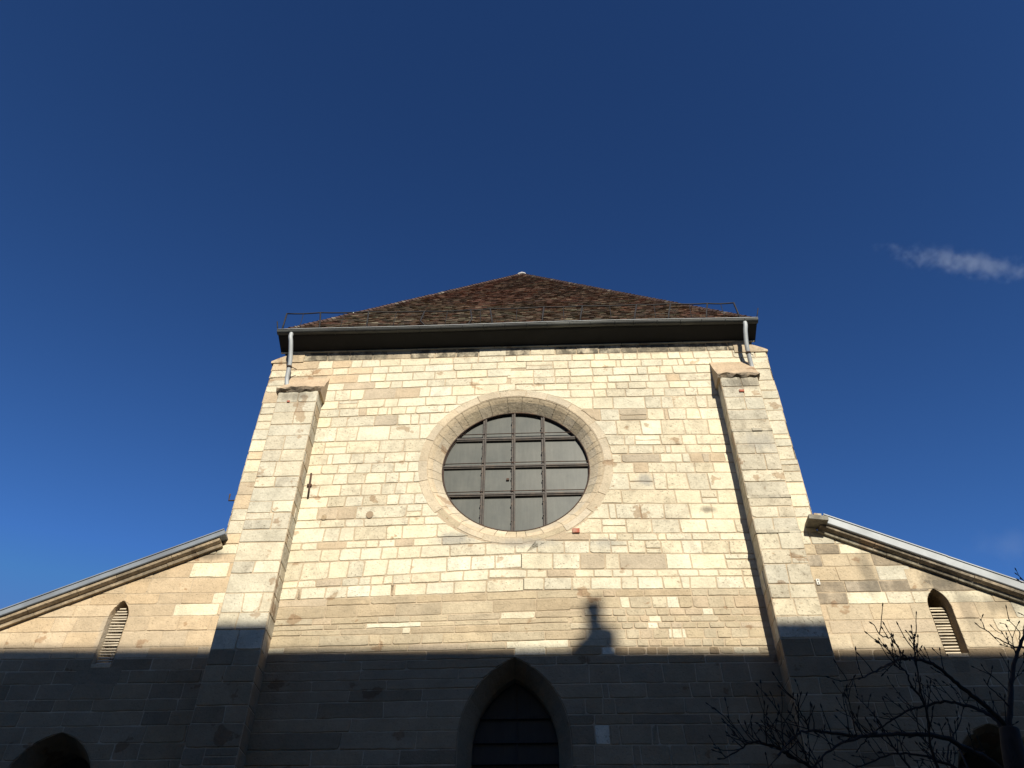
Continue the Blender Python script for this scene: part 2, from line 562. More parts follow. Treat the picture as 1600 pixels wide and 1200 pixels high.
def arch_outline(x, w, z0, zs, za, n=14):
    """right side bottom -> apex -> left side bottom, as (x, z)"""
    hw = arch_fn(w, zs, za)
    zz = [z0] + [zs + (za - zs) * (1 - (1 - i / n) ** 1.6) for i in range(n + 1)]
    return [(x + hw(z), z) for z in zz] + [(x - hw(z), z) for z in reversed(zz[:-1])]
LEFT_COURSES = '''13.858,0.0099;-3.87k -3.41k -2.93k -2.64k -2.16t -1.65k
13.538,0.0028;-4.03o -3.73c -3.35o -3.13c -2.76c -2.35c -1.75c
13.373,0.0193;-3.7o -3.39c -2.89o -2.57c -2.28c -1.83c
13.182,0.0195;-3.17o -2.91c -2.6c -2.06c -1.62c
12.971,0.0251;-3.41c -2.8t -2.48c -2.25c -1.75c
12.766,0.0200;-3.55c -3.25m -2.98c -2.35t -1.89t -1.68c
12.518,0.0307;-3.45c -3.08m -2.55c -2.29c -1.75c
12.271,0.0207;-3.4m -3.02m -2.88t -2.65c -2.47c -2.39c -2.11c -1.92c
12.085,0.0260;-3.53c -3.22m -2.69m -2.25g -2.0c -1.84c -1.64c
11.803,0.0192;-3.38m -2.98m -2.37c -1.8c
11.436,0.0151;-3.55m -3.14c -2.53m -2.07m -1.76m
11.136,0.0134;-3.46m -3.36c -3.03c -2.78m -2.4m -2.03m -1.63m
10.919,0.0211;-3.53c -3.23c -2.9m -2.62c -2.2m -1.95c -1.83c
10.671,0.0111;-3.28c -3.02c -2.7m -2.33c -2.09m -1.82c
10.453,0.0186;-3.5c -3.11c -2.74m -2.38m -2.13m -1.93m -1.58c
10.216,0.0251;-3.3c -2.99m -2.68m -2.26m -2.04c -1.77m -1.44c
9.992,0.0253;-3.44c -3.08t -2.77t -1.89m -1.62c
9.714,0.0197;-3.36c -2.93m -2.6m -1.83m -1.56c
9.546,0.0180;-3.26c -2.99m -2.74c -2.19m -1.92c
9.294,0.0281;-3.61c -3.34c -2.85t -2.51c -2.3c -2.02c -1.71t
9.135,0.0234;-3.25c -2.93c -2.58c -2.23c -1.96c
8.908,0.0266;-3.52m -3.07m -2.75c -2.49m -2.1c -1.71c
8.655,0.0505;-3.54c -3.24p -2.82t -2.54m -2.35c -2.14c -1.99c -1.69m
8.447,0.0290;-3.52c -3.46t -3.06c -2.71m -2.33p -1.99c -1.94t
8.223,0.0246;-1.17b -0.45b
8.084,0.0216;-3.5b -3.0b -2.5b -1.89b -1.16b
7.868,0.0203;-3.18s -2.89t -2.15s -1.64s -1.05s
7.751,0.0180;-2.99s -2.77b -2.32s -1.46c -0.94s
7.665,0.0181;-3.33s -2.71s -1.75b -1.62c -0.93b
7.539,0.0076;-3.03s -2.25s -2.08s -1.88s -1.43s -1.1s
7.385,0.0169;-3.54c -3.03s -2.47s -2.06s -1.63s
7.260,0.0107;
7.112,0.0078;
6.973,0.0112;
6.809,0.0065;
6.670,0.0117;
6.491,0.0098;
6.239,0.0037;
6.047,0.0042;
5.792,-0.0014;'''
RIGHT_COURSES = '''13.753,0.0115;1.69k 2.13k 2.47k 3.1k 3.53k 3.86k
13.543,0.0001;1.59c 1.88c 2.17c 2.45c 2.73c 3.06c 3.31c 3.57c 3.89c
13.367,-0.0088;1.5c 2.01c 2.1c 2.51c 2.93c 3.24c 3.35c
13.129,0.0079;1.53c 1.93c 2.41c 2.61c 2.86c 3.11c 3.57c
12.915,0.0048;1.52c 1.81c 2.25c 2.62c 2.96c 3.22o
12.737,-0.0005;1.47c 1.79c 1.96c 2.2m 2.55c 2.99c 3.38c
12.570,-0.0058;1.52c 1.76c 2.13m 2.66m 2.88c 3.27m 3.51m
12.360,-0.0053;1.48c 1.87c 2.48c 2.79m 3.02m 3.45m 3.66m
12.073,-0.0146;1.61t 1.97m 2.49g 2.81c 2.88o 3.22m 3.48c
11.782,-0.0127;2.34m 2.72c 3.14m 3.58m
11.452,-0.0236;2.01m 2.2m 2.67c 3.06m 3.32c
11.193,-0.0164;2.06m 2.51m 2.73m 2.83m 3.1c 3.55m
10.979,-0.0105;1.92m 2.62g 3.01c 3.15c 3.37t 3.5g 3.76t
10.798,-0.0194;1.78m 2.12c 2.37t 2.87m 3.2m 3.53m
10.569,-0.0198;2.01m 2.44m 2.67m 3.04m 3.4m
10.212,-0.0237;1.54m 1.85m 2.78m 3.22c 3.5m
9.919,-0.0227;1.61c 1.73c 2.15m 2.55m 2.98m 3.36c
9.610,-0.0246;1.47m 1.88c 2.31m 2.78m 3.23c 3.7c
9.306,-0.0157;1.25t 1.57c 1.71c 1.97m 2.38c 2.52c 2.95m 3.41c
9.168,-0.0172;0.82m 1.24m 1.59m 1.87m 2.16m 2.42m 2.76m 3.09m 3.53m
8.929,-0.0222;1.07m 1.48g 1.71m 2.47g 2.87c 3.43c
8.623,-0.0164;0.97t 1.28c 1.58c 1.91c 2.3c 2.63c 2.96c 3.28c 3.66c
8.469,-0.0084;0.92m 1.22m 1.71c 1.97c 2.37c 2.66c 2.8c 4.03t
8.250,-0.0096;2.05b 2.8b 4.0b
8.119,-0.0074;1.31b 1.66s 1.81c 2.16s 2.39m 2.58p 2.79s 3.03t 3.29s 3.44s
7.925,-0.0113;1.53s 1.74s 2.04s 2.22s 2.41s 2.65t 2.92t 3.09c 3.36s 3.55s
7.788,-0.0064;1.59s 1.75s 1.94s 2.08t 2.27c 2.48s 2.72s 3.16s 3.42s
7.680,-0.0061;1.34s 1.65s 1.84s 2.05s 2.21p 2.41s 2.58t 2.8s 2.99s 3.23s 3.47s
7.564,-0.0031;1.71s 1.92s 2.12t 2.35s 2.41c 2.56c 2.62c 2.89s 3.09s 3.3s
7.397,-0.0026;1.86s 2.04s 2.22t 2.41s 2.57t 2.84s 3.0s 3.18s 3.41s
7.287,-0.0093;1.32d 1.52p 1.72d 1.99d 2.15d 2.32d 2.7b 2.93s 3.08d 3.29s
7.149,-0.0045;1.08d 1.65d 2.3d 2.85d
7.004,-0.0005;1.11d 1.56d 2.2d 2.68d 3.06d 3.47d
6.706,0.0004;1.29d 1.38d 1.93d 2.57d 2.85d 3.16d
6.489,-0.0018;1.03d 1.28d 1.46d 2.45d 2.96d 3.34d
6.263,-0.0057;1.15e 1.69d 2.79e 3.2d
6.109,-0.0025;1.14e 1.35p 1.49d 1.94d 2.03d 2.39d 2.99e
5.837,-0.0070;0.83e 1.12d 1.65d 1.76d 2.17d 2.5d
5.567,-0.0078;'''

# ------------------------------------------------------------ the church
church = empty('church', 'pale limestone church with round window and brown hipped roof', 'church')
RC = 10.83                      # centre height of the round window
R_RING = 1.77
def hw_ring(z, R=1.745):
    d = R * R - (z - RC) ** 2
    return sqrt(d) if d > 0 else 0.0
hw_door = arch_fn(0.80, 5.9, 7.12)

def seam(z):
    if z > 12.6: return 0.22 * sin(z * 9.1)
    if z > 8.25: return -0.15 + 0.3 * sin(z * 13.0)
    if z > 7.3: return 0.95 + 0.14 * sin(z * 17.0)
    return 0.0

def parse(txt):
    rows = []
    for ln in txt.strip().split('\n'):
        a, b = ln.split(';')
        z, s = map(float, a.split(','))
        js = [(float(q[:-1]), q[-1]) for q in b.split()]
        rows.append((z, s, js))
    return rows

wall = MB()
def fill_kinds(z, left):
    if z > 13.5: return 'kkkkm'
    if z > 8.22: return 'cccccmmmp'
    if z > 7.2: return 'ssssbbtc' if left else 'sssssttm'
    return 'dddde'  # darkened stones where the cast shadow lies

def facade_half(rows, left):
    for i in range(len(rows) - 1):
        (zt, st, js), (zb, sb, _) = rows[i], rows[i + 1]
        fb = lambda u, z=zb, s=sb: z + s * u
        ft = (lambda u: 13.80) if i == 0 else (lambda u, z=zt, s=st: z + s * u)
        zm = 0.5 * (zt + zb)
        lo, hi = min(zb, zt) - 0.05, max(zb, zt) + 0.05
        in_ring = hi > RC - R_RING and lo < RC + R_RING
        in_door = lo < 7.12
        sgn = -1 if left else 1
        if in_ring: fs = lambda v: sgn * hw_ring(v)
        elif in_door: fs = lambda v: sgn * hw_door(v)
        else:
            sx = seam(zm)
            fs = lambda v, sx=sx: sx
        outer = -3.80 if left else 3.93
        lim = 12.99 if left else 13.10
        if zb > lim and zb < 13.3: outer = -4.97 if left else 5.03
        elif zb > 13.3: outer = -4.74 if left else 4.74
        if left and i == 1: outer = -4.97
        if not left and i == 1: outer = 5.03
        fo = lambda v, o=outer: o + (U(-0.012, 0.012) if abs(o) > 4 else 0)
        s_mid = fs(zm)
        ul, ur = (outer, s_mid) if left else (s_mid, outer)
        js = [(u, k) for u, k in js if ul + 0.09 < u < ur - 0.09]
        kinds = fill_kinds(zm, left)
        full = []; cur = ul
        blo, bhi = (0.35, 0.62) if zm > 8.3 else ((0.5, 0.95) if left else (0.25, 0.5))
        if zm < 7.2: blo, bhi = (0.6, 1.5) if left else (0.4, 0.8)
        if js:
            if not left and js[0][0] - ul > 0.75:
                full += [j for j in split_course(ul, js[0][0] - 0.45, blo, bhi, kinds)]
            elif left and js[0][0] - ul > 0.95:
                full += [j for j in split_course(ul, js[0][0] - 0.4, blo, bhi, kinds)]
            full += js; cur = js[-1][0]
        if ur - cur > bhi * 1.25:
            full += split_course(cur, ur, blo, bhi, kinds)
        else:
            full.append((ur, rnd.choice(kinds)))
        jn = 0.010 if zm > 8.3 else (0.006 if left else 0.008)
        fl, fr = (fo, fs) if left else (fs, fo)
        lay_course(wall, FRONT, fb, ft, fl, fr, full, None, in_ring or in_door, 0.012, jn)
facade_half(parse(LEFT_COURSES), True)
facade_half(parse(RIGHT_COURSES), False)
# below the frame, down to the ground
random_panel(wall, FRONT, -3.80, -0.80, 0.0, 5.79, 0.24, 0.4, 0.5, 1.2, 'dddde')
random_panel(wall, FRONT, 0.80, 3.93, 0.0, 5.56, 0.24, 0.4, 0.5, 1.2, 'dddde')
for bx0, bx1, bz0, bz1 in ((-0.7, 1.5, 7.25, 9.03), (-0.8, 0.8, 12.62, 13.79), (-4.9, -3.7, 12.88, 13.45), (3.85, 4.9, 13.0, 13.45)):
    wall.poly([(bx0, 0.004, bz0), (bx1, 0.004, bz0), (bx1, 0.004, bz1), (bx0, 0.004, bz1)], MORTAR, (0.1, 0, 0))
for sgx in (-1, 1):
    for i in range(12):
        t0, t1 = pi / 2 - sgx * i * 0.05, pi / 2 - sgx * (i + 1) * 0.05
        R1, R2 = 1.66, 1.90
        q = [(R1 * cos(t0), 0.004, RC + R1 * sin(t0)), (R2 * cos(t0), 0.004, RC + R2 * sin(t0)), (R2 * cos(t1), 0.004, RC + R2 * sin(t1)), (R1 * cos(t1), 0.004, RC + R1 * sin(t1))]
        wall.poly(q if sgx > 0 else q[::-1], MORTAR, (0.1, 0, 0))
        q = [(x, y, 2 * RC - z) for x, y, z in q]
        wall.poly(q[::-1] if sgx > 0 else q, MORTAR, (0.1, 0, 0))
# side strips: the corner buttresses of the nave seen end-on
RAKE_L = lambda x: 9.18 + 0.446 * (x + 4.94)
RAKE_R = lambda x: 9.36 - 0.478 * (x - 4.82)
clipL = lambda p: clip_half(p, -0.446, 1.0, 9.18 + 0.446 * 4.94)
clipR = lambda p: clip_half(p, 0.478, 1.0, 9.36 + 0.478 * 4.82)
random_panel(wall, FRONT, -5.5, -4.40, 9.0, 9.2, 0.2, 0.25, 0.3, 0.5, 'cwo', None, clipL)
random_panel(wall, FRONT, 4.42, 5.5, 9.0, 9.24, 0.2, 0.25, 0.3, 0.5, 'xwr', None, clipR)
for a, b in zip(*(lambda v: (v, v[1:]))(random_heights(9.2, 13.02, 0.17, 0.30))):
    e = -4.97 + U(-0.012, 0.012)
    lay_course(wall, FRONT, (lambda u: a), (lambda u: b), (lambda v: e), (lambda v: -4.40), [(-4.40, rnd.choice('wwcctow'))])
for a, b in zip(*(lambda v: (v, v[1:]))(random_heights(9.24, 13.20, 0.20, 0.34))):
    e = 5.03 + U(-0.016, 0.014)
    lay_course(wall, FRONT, (lambda u: a), (lambda u: b), (lambda v: 4.42), (lambda v: e), [(e, rnd.choice('wwwxxcm'))])
for sx, X in ((-1, -4.97), (1, 5.03)):
    Fs = Frame((X, 0, 0), (0, 1, 0), (sx, 0, 0))
    random_panel(wall, Fs, 0.0, 0.9, 7.5, 13.45, 0.2, 0.32, 0.4, 0.6, 'wwcx')
    wall.box((min(X, sx * 4.3) + 0.01 * (sx < 0), 0.012, 7.0), (max(X, sx * 4.3) - 0.01 * (sx > 0), 0.9, 13.45), MORTAR)
wall.build('nave_wall', STONE, church)

# plain masonry of the nave sides
side = MB()
side.box((-4.36, 0.9, 0.0), (-4.0, 26.0, 13.85), (0.56, 0.49, 0.36), (0.3, 0.2, 0))
side.box((4.0, 0.9, 0.0), (4.36, 26.0, 13.85), (0.56, 0.49, 0.36), (0.3, 0.2, 0))
side.box((-4.36, 25.6, 0.0), (4.36, 26.0, 13.84), (0.56, 0.49, 0.36), (0.3, 0.2, 0))
side.build('nave_side_wall', STONE, church)

# sloped caps on the corner strips
for sx, X, zt, sd in ((-1, -4.97, 13.52, 3), (1, 5.03, 13.5, 4)):
    m = MB()
    k, w = kcol('o'); w = (0.4, 0.1, 0.35)
    prof = [(0.035, -0.03), (0.035, 0.015), (-0.08, 0.09), (-0.30, 0.20), (-0.62, 0.29), (-0.62, -0.03)]
    n = 5
    for i in range(n):
        y0, y1 = -0.03 + i * 0.19, -0.03 + (i + 1) * 0.19 - 0.008
        pj = [(a + U(-.008, .008), b + U(-.008, .008)) for a, b in prof]
        m.prism(pj, (X, y0, zt), (X, y1, zt), (sx, 0, 0), (0, 0, 1), kcol('o')[0], w)
    m.build('corner_cap', STONE, church)

# ---- aisle walls with their openings
hw_arch = arch_fn(0.64, 5.30, 6.06)
def aisle(sx, xc_lan, xc_arch, clip, kinds, ktop):
    m = MB()
    xin = -4.40 if sx < 0 else 4.42
    hw_lan = arch_fn(0.158 if sx < 0 else 0.168, 7.86, 8.17)
    xout = sx * 13.0
    u0, u1 = min(xin, xout), max(xin, xout)
    # each course is split by whichever opening it crosses
    vs = random_heights(0.0, 9.0, 0.17, 0.28)
    for a, b in zip(vs, vs[1:]):
        holes = []
        if b > 7.12 and a < 8.17: holes.append((xc_lan, hw_lan))
        if a < 6.06: holes.append((xc_arch, hw_arch))
        fb = lambda u, a=a: a; ft = lambda u, b=b: b
        zm = 0.5 * (a + b)
        ks = kinds if zm > 7.15 else 'dddde'
        if zm > 7.9: ks = ktop
        cur = lambda v: u0
        cu = u0
        for xc, hw in holes:
            if zm > 7 and a < 7.08: pass
            fr = lambda v, xc=xc, hw=hw: xc - hw(v)
            lay_course(m, FRONT, fb, ft, cur, fr, split_course(cu, xc - hw(zm), 0.32, 0.8, ks), clip, True, 0.009, 0.006)
            cur = lambda v, xc=xc, hw=hw: xc + hw(v)
            cu = xc + hw(zm)
        lay_course(m, FRONT, fb, ft, cur, (lambda v: u1), split_course(cu, u1, 0.32, 0.8, ks), clip, bool(holes), 0.009, 0.006)
    for z0_, z1_ in ((6.75, 7.06), (8.17, 8.52)):
        poly = [(xc_lan - 0.35, z0_), (xc_lan + 0.35, z0_), (xc_lan + 0.35, z1_), (xc_lan - 0.35, z1_)]
        poly = clip(poly)
        if len(poly) > 2: m.poly([(x, -0.006, z) for x, z in poly], kcol(kinds[0] if z0_ > 7.5 else 'd')[0], (0.4, 0.1, 0.1))
    poly = [(xc_arch - 0.4, 6.07), (xc_arch + 0.4, 6.07), (xc_arch + 0.4, 6.4), (xc_arch - 0.4, 6.4)]
    m.poly([(x, 0.004, z) for x, z in poly], MORTAR)
    # outer end and body
    m.box((xout - 0.3 if sx > 0 else xout, 0.012, 0), (xout if sx > 0 else xout + 0.3, 24.0, 5.4), (0.5, 0.42, 0.3), (0.3, 0.2, 0))
    m.build('aisle_wall', STONE, church)
aisle(-1, -6.335, -6.555, clipL, 'lllloto', 'lllco')
aisle(1, 6.565, 6.62, clipR, 'rrrrtwo', 'rrqrcwq')

# ---- openings: dressed stone splays
def splay(m, xo, outline_a, outline_b, ya, yb, kind, every=2, vary=0.08):
    """ruled surface between two outlines, coloured stone by stone"""
    A = m.pts([(x, ya, z) for x, z in outline_a]); B = m.pts([(x, yb, z) for x, z in outline_b])
    c, w = kcol(kind, vary)
    for k in range(len(A) - 1):
        if k % every == 0: c, w = kcol(kind, vary)
        m.face((A[k], A[k + 1], B[k + 1], B[k]), c, w)

def ring_strip(m, xo, a, b, y, kind, every=2):
    A = m.pts([(x, y, z) for x, z in a]); B = m.pts([(x, y, z) for x, z in b])
    c, w = kcol(kind)
    for k in range(len(A) - 1):
        if k % every == 0: c, w = kcol(kind)
        m.face((A[k], B[k], B[k + 1], A[k + 1]), c, w)

def pointed_opening(name, xc, w_out, z0, zs, za, w_in, depth, kind, n=14):
    m = MB()
    a = arch_outline(xc, w_out + 0.012, z0, zs, za + 0.012, n)
    zi = zs + (za - zs) * 0.86
    b = arch_outline(xc, w_in, z0, zs, zi, n)
    a0 = arch_outline(xc, w_out + 0.012, z0, zs, za + 0.012, n)
    splay(m, xc, a0, a, 0.03, -0.014, kind)
    splay(m, xc, a, b, -0.014, depth, kind, 3)
    c = [(x, z) for x, z in b]
    splay(m, xc, b, c, depth, depth + 0.25, kind, 3)
    return m.build(name, STONE, church), b

# tall pointed window in the middle
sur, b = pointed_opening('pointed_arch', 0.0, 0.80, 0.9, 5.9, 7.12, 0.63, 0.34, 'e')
m = MB()
Y = 0.50
pts = arch_outline(0.0, 0.66, 0.9, 5.9, 6.97, 14)
m.poly([(x, Y, z) for x, z in pts][::-1])
pw = m.build('pointed_window', GLASS_DARK, church)
for z in (1.5, 2.1, 2.7, 3.3, 3.9, 4.5, 5.1, 5.75, 6.05, 6.40):
    hwz = arch_fn(0.66, 5.9, 6.97)(z)
    m = MB(); m.box((-hwz, Y - 0.045, z - 0.02), (hwz, Y - 0.005, z + 0.02)); m.build('glazing_bar', DARKWOOD, pw)
m = MB(); m.box((0.005, Y - 0.03, 0.9), (0.035, Y - 0.004, 6.9)); m.build('mullion', DARKWOOD, pw)
m = MB(); m.box((-0.85, -0.06, 0.7), (0.85, 0.5, 0.9), KIND['d'][0], (0.3, 0.2, 0)); m.build('window_sill', STONE, church)

# low pointed doorways of the aisles
for sx, xc in ((-1, -6.555), (1, 6.62)):
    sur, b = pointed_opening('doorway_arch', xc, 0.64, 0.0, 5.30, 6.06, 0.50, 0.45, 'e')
    m = MB()
    for i in range(8):
        x0 = xc - 0.52 + i * 0.13
        hwd = arch_fn(0.52, 5.30, 5.97)
        zt = min([z for z in [5.30 + 0.67 * q / 40 for q in range(41)] if hwd(z) < max(abs(x0 - xc), abs(x0 + 0.13 - xc))] or [5.97])
        m.box((x0, 0.66, 0.02), (x0 + 0.126, 0.70, zt))
    m.box((xc - 0.52, 0.72, 0.0), (xc + 0.52, 0.76, 6.0))
    d = m.build('plank_door', DARKWOOD, church)
    m = MB(); m.tube([(xc + 0.3, 0.66, 1.05), (xc + 0.3, 0.60, 1.05), (xc + 0.38, 0.60, 1.05)], 0.012); m.build('handle', IRON, d)

# lancets with louvres
for sx, xc, kd, wi in ((-1, -6.335, 'l', 0.125), (1, 6.565, 'r', 0.135)):
    m = MB()
    o = arch_outline(xc, wi + 0.11, 7.07, 7.86, 8.25, 10)
    a = arch_outline(xc, wi + 0.035, 7.10, 7.86, 8.17, 10)
    b = arch_outline(xc, wi, 7.10, 7.86, 8.13, 10)
    rv = kd if sx < 0 else 'e'  # right reveal stone darkened to stand for its shadow
    splay(m, xc, a, b, -0.009, 0.20, rv, 5)
    splay(m, xc, b, b, 0.20, 0.42, rv, 5)
    m.box((xc - 0.15, -0.012, 7.04), (xc + 0.15, 0.42, 7.10), kcol(kd)[0], (0.4, 0.1, 0.1))
    lw = m.build('lancet_window', STONE, church)
    hwl = arch_fn(wi, 7.86, 8.13)
    m = MB()
    n = 20
    for i in range(n):
        z = 7.13 + i * 0.0485
        h = hwl(min(z + 0.02, 8.12)) - 0.006
        if h < 0.02 or (sx > 0 and i > 16): continue
        tz = U(-0.006, 0.006)
        Mx = Matrix.Translation((xc, 0.055 if sx < 0 else 0.15, z + tz)) @ Matrix.Rotation(radians(-30 + U(-6, 6)), 4, 'X') @ Matrix.Rotation(radians(U(-1.2, 1.2)), 4, 'Y')
        hh = 0.032 if i != 9 else 0.05
        m.box((-h, -0.007, -hh * 0.42), (h, 0.007, hh * 0.5), M=Mx)
    m.build('louvre', LOUVRE, lw)
    m = MB()
    pts = arch_outline(xc, wi + 0.02, 7.08, 7.86, 8.16, 10)
    m.poly([(x, 0.40, z) for x, z in pts][::-1])
    m.build('dark_loft_opening', VOID, lw)

# ---- round window
m = MB()
def sector(mb, r0, r1, a0, a1, y, kind, proud=0.012, n=4):
    poly = [(r1 * cos(a0 + (a1 - a0) * i / n), RC + r1 * sin(a0 + (a1 - a0) * i / n)) for i in range(n + 1)]
    poly += [(r0 * cos(a1 + (a0 - a1) * i / n), RC + r0 * sin(a1 + (a0 - a1) * i / n)) for i in range(n + 1)]
    F = Frame((0, y, 0), (1, 0, 0), (0, -1, 0))
    put_block(mb, F, poly, kind, proud, 0.006, 0.09)
N = 96
ci = [(cos(2 * pi * k / N), sin(2 * pi * k / N)) for k in range(N)]
def loop(r, y, dr=0): return [(r * c, y, RC + r * s) for c, s in ci]
def band(mb, L1, L2, col_, w=(0.1, 0, 0)):
    A = mb.pts(L1); B = mb.pts(L2)
    for k in range(N):
        j = (k + 1) % N
        mb.face((A[k], A[j], B[j], B[k])[::-1], col_ if not callable(col_) else col_(k), w)
band(m, loop(1.78, -0.003), loop(1.59, -0.003), MORTAR)
a = 0.3
while a < 0.3 + 2 * pi - 0.05:
    d = min(U(0.24, 0.46), 0.3 + 2 * pi - a)
    if 0.3 + 2 * pi - a - d < 0.12: d = 0.3 + 2 * pi - a
    mid_ = a + d / 2
    up = sin(mid_)
    ro = 1.775 + U(-0.03, 0.008) - (0.05 if up < -0.55 else 0)
    sector(m, 1.605, ro, a + 0.003, a + d - 0.003, 0, 'v' if rnd.random() < .9 else 's', 0.008)
    a += d
# splayed reveal, stone by stone
a = 0.3; cuts = []
while a < 0.3 + 2 * pi - 0.06:
    cuts.append(a); a += U(0.10, 0.24)
cuts.append(0.3 + 2 * pi)
band(m, loop(1.625, 0.004), loop(1.52, 0.068), MORTAR)
band(m, loop(1.52, 0.068), loop(1.365, 0.25), MORTAR)
for a0, a1 in zip(cuts, cuts[1:]):
    n = 4
    c_, w_ = kcol('v' if rnd.random() < .85 else 's', 0.08)
    if sin(a0) > 0.3: w_ = (0.3, 0.1, 0.16 if cos(a0) > -.2 else 0.05)
    A = [a0 + 0.0025 + (a1 - a0 - 0.005) * i / n for i in range(n + 1)]
    rr = [m.pts([(R_ * cos(t), y_, RC + R_ * sin(t)) for t in A]) for R_, y_ in ((1.603, -0.004), (1.545, 0.026), (1.500, 0.055), (1.425, 0.125), (1.350, 0.20), (1.340, 0.29))]
    cc = [(0.575, 0.475, 0.33), (0.55, 0.45, 0.31), c_, c_, (0.50, 0.44, 0.33)]
    for q_ in range(5):
        P, Q = rr[q_], rr[q_ + 1]
        for i in range(n):
            m.face((P[i + 1], P[i], Q[i], Q[i + 1])[::-1], cc[q_], w_ if q_ < 4 else (0.6, 0.2, 0.25))
m.build('round_window_surround', STONE, church)

YG = 0.255
m = MB()
for i in range(-2, 2):          # panes, each a hair out of true
    for j in range(-2, 2):
        x0, x1 = (-1.4, -0.59, -0.04, 0.52, 1.4)[i + 2:i + 4]
        z0, z1 = (9.4, 10.29, 10.92, 11.56, 12.3)[j + 2:j + 4]
        poly = []
        for k in range(48):
            poly.append((1.345 * cos(2 * pi * k / 48), RC + 1.345 * sin(2 * pi * k / 48)))
        for (A_, B_, C_) in ((1, 0, x1), (-1, 0, -x0), (0, 1, z1), (0, -1, -z0)):
            poly = clip_half(poly, A_, B_, C_)
        if len(poly) < 3: continue
        tx, tz = U(-0.006, 0.006), U(-0.008, 0.008)
        m.poly([(x, YG + tx * (x - x0) + tz * (z - z0), z) for x, z in poly])
rw = m.build('round_window', GLASS, church)
m = MB()
path = [(1.345 * cos(2 * pi * k / 72), 0.20, RC + 1.345 * sin(2 * pi * k / 72)) for k in range(73)]
m.tube(path, 0.013, 6, cap=False)
path = [(1.33 * cos(2 * pi * k / 72), YG - 0.02, RC + 1.33 * sin(2 * pi * k / 72)) for k in range(73)]
m.tube(path, 0.010, 6, cap=False)
m.build('frame', IRON, rw)
def wob(): return U(-0.006, 0.006)
for x in (-0.59, -0.04, 0.52):
    h = sqrt(1.335 ** 2 - x * x)
    m = MB()
    m.box((x - 0.034, YG - 0.045, RC - h), (x - 0.003, YG - 0.004, RC + h))
    m.box((x + 0.006, YG - 0.06, RC - h), (x + 0.033, YG - 0.006, RC + h))
    z = RC - h + 0.2
    while z < RC + h - 0.15:
        m.box((x - 0.041 + wob() * .5, YG - 0.065, z), (x - 0.025 + wob() * .5, YG - 0.03, z + U(0.02, 0.04)))
        
        z += U(0.2, 0.4)
    m.build('glazing_bar', BAR, rw)
for z in (10.29, 10.92, 11.56):
    h = sqrt(1.335 ** 2 - (z - RC) ** 2)
    m = MB()
    m.box((-h, YG - 0.055, z - 0.024), (h, YG - 0.003, z + 0.008))
    m.box((-h, YG - 0.04, z - 0.048), (h, YG - 0.004, z - 0.032))
    m.build('glazing_bar', BAR, rw)
for z in (10.33, 10.97, 11.66):
    h = sqrt(1.348 ** 2 - (z - RC) ** 2)
    m = MB(); m.tube([(-h, 0.205, z), (-h * 0.3, 0.20, z + 0.006), (h * 0.4, 0.202, z + 0.01), (h, 0.205, z + 0.008)], 0.0085, 6)
    m.build('tie_rod', IRON, rw)
m = MB(); m.box((-0.17, YG - 0.03, 10.60), (-0.12, YG - 0.002, 10.64)); m.build('latch', IRON, rw)

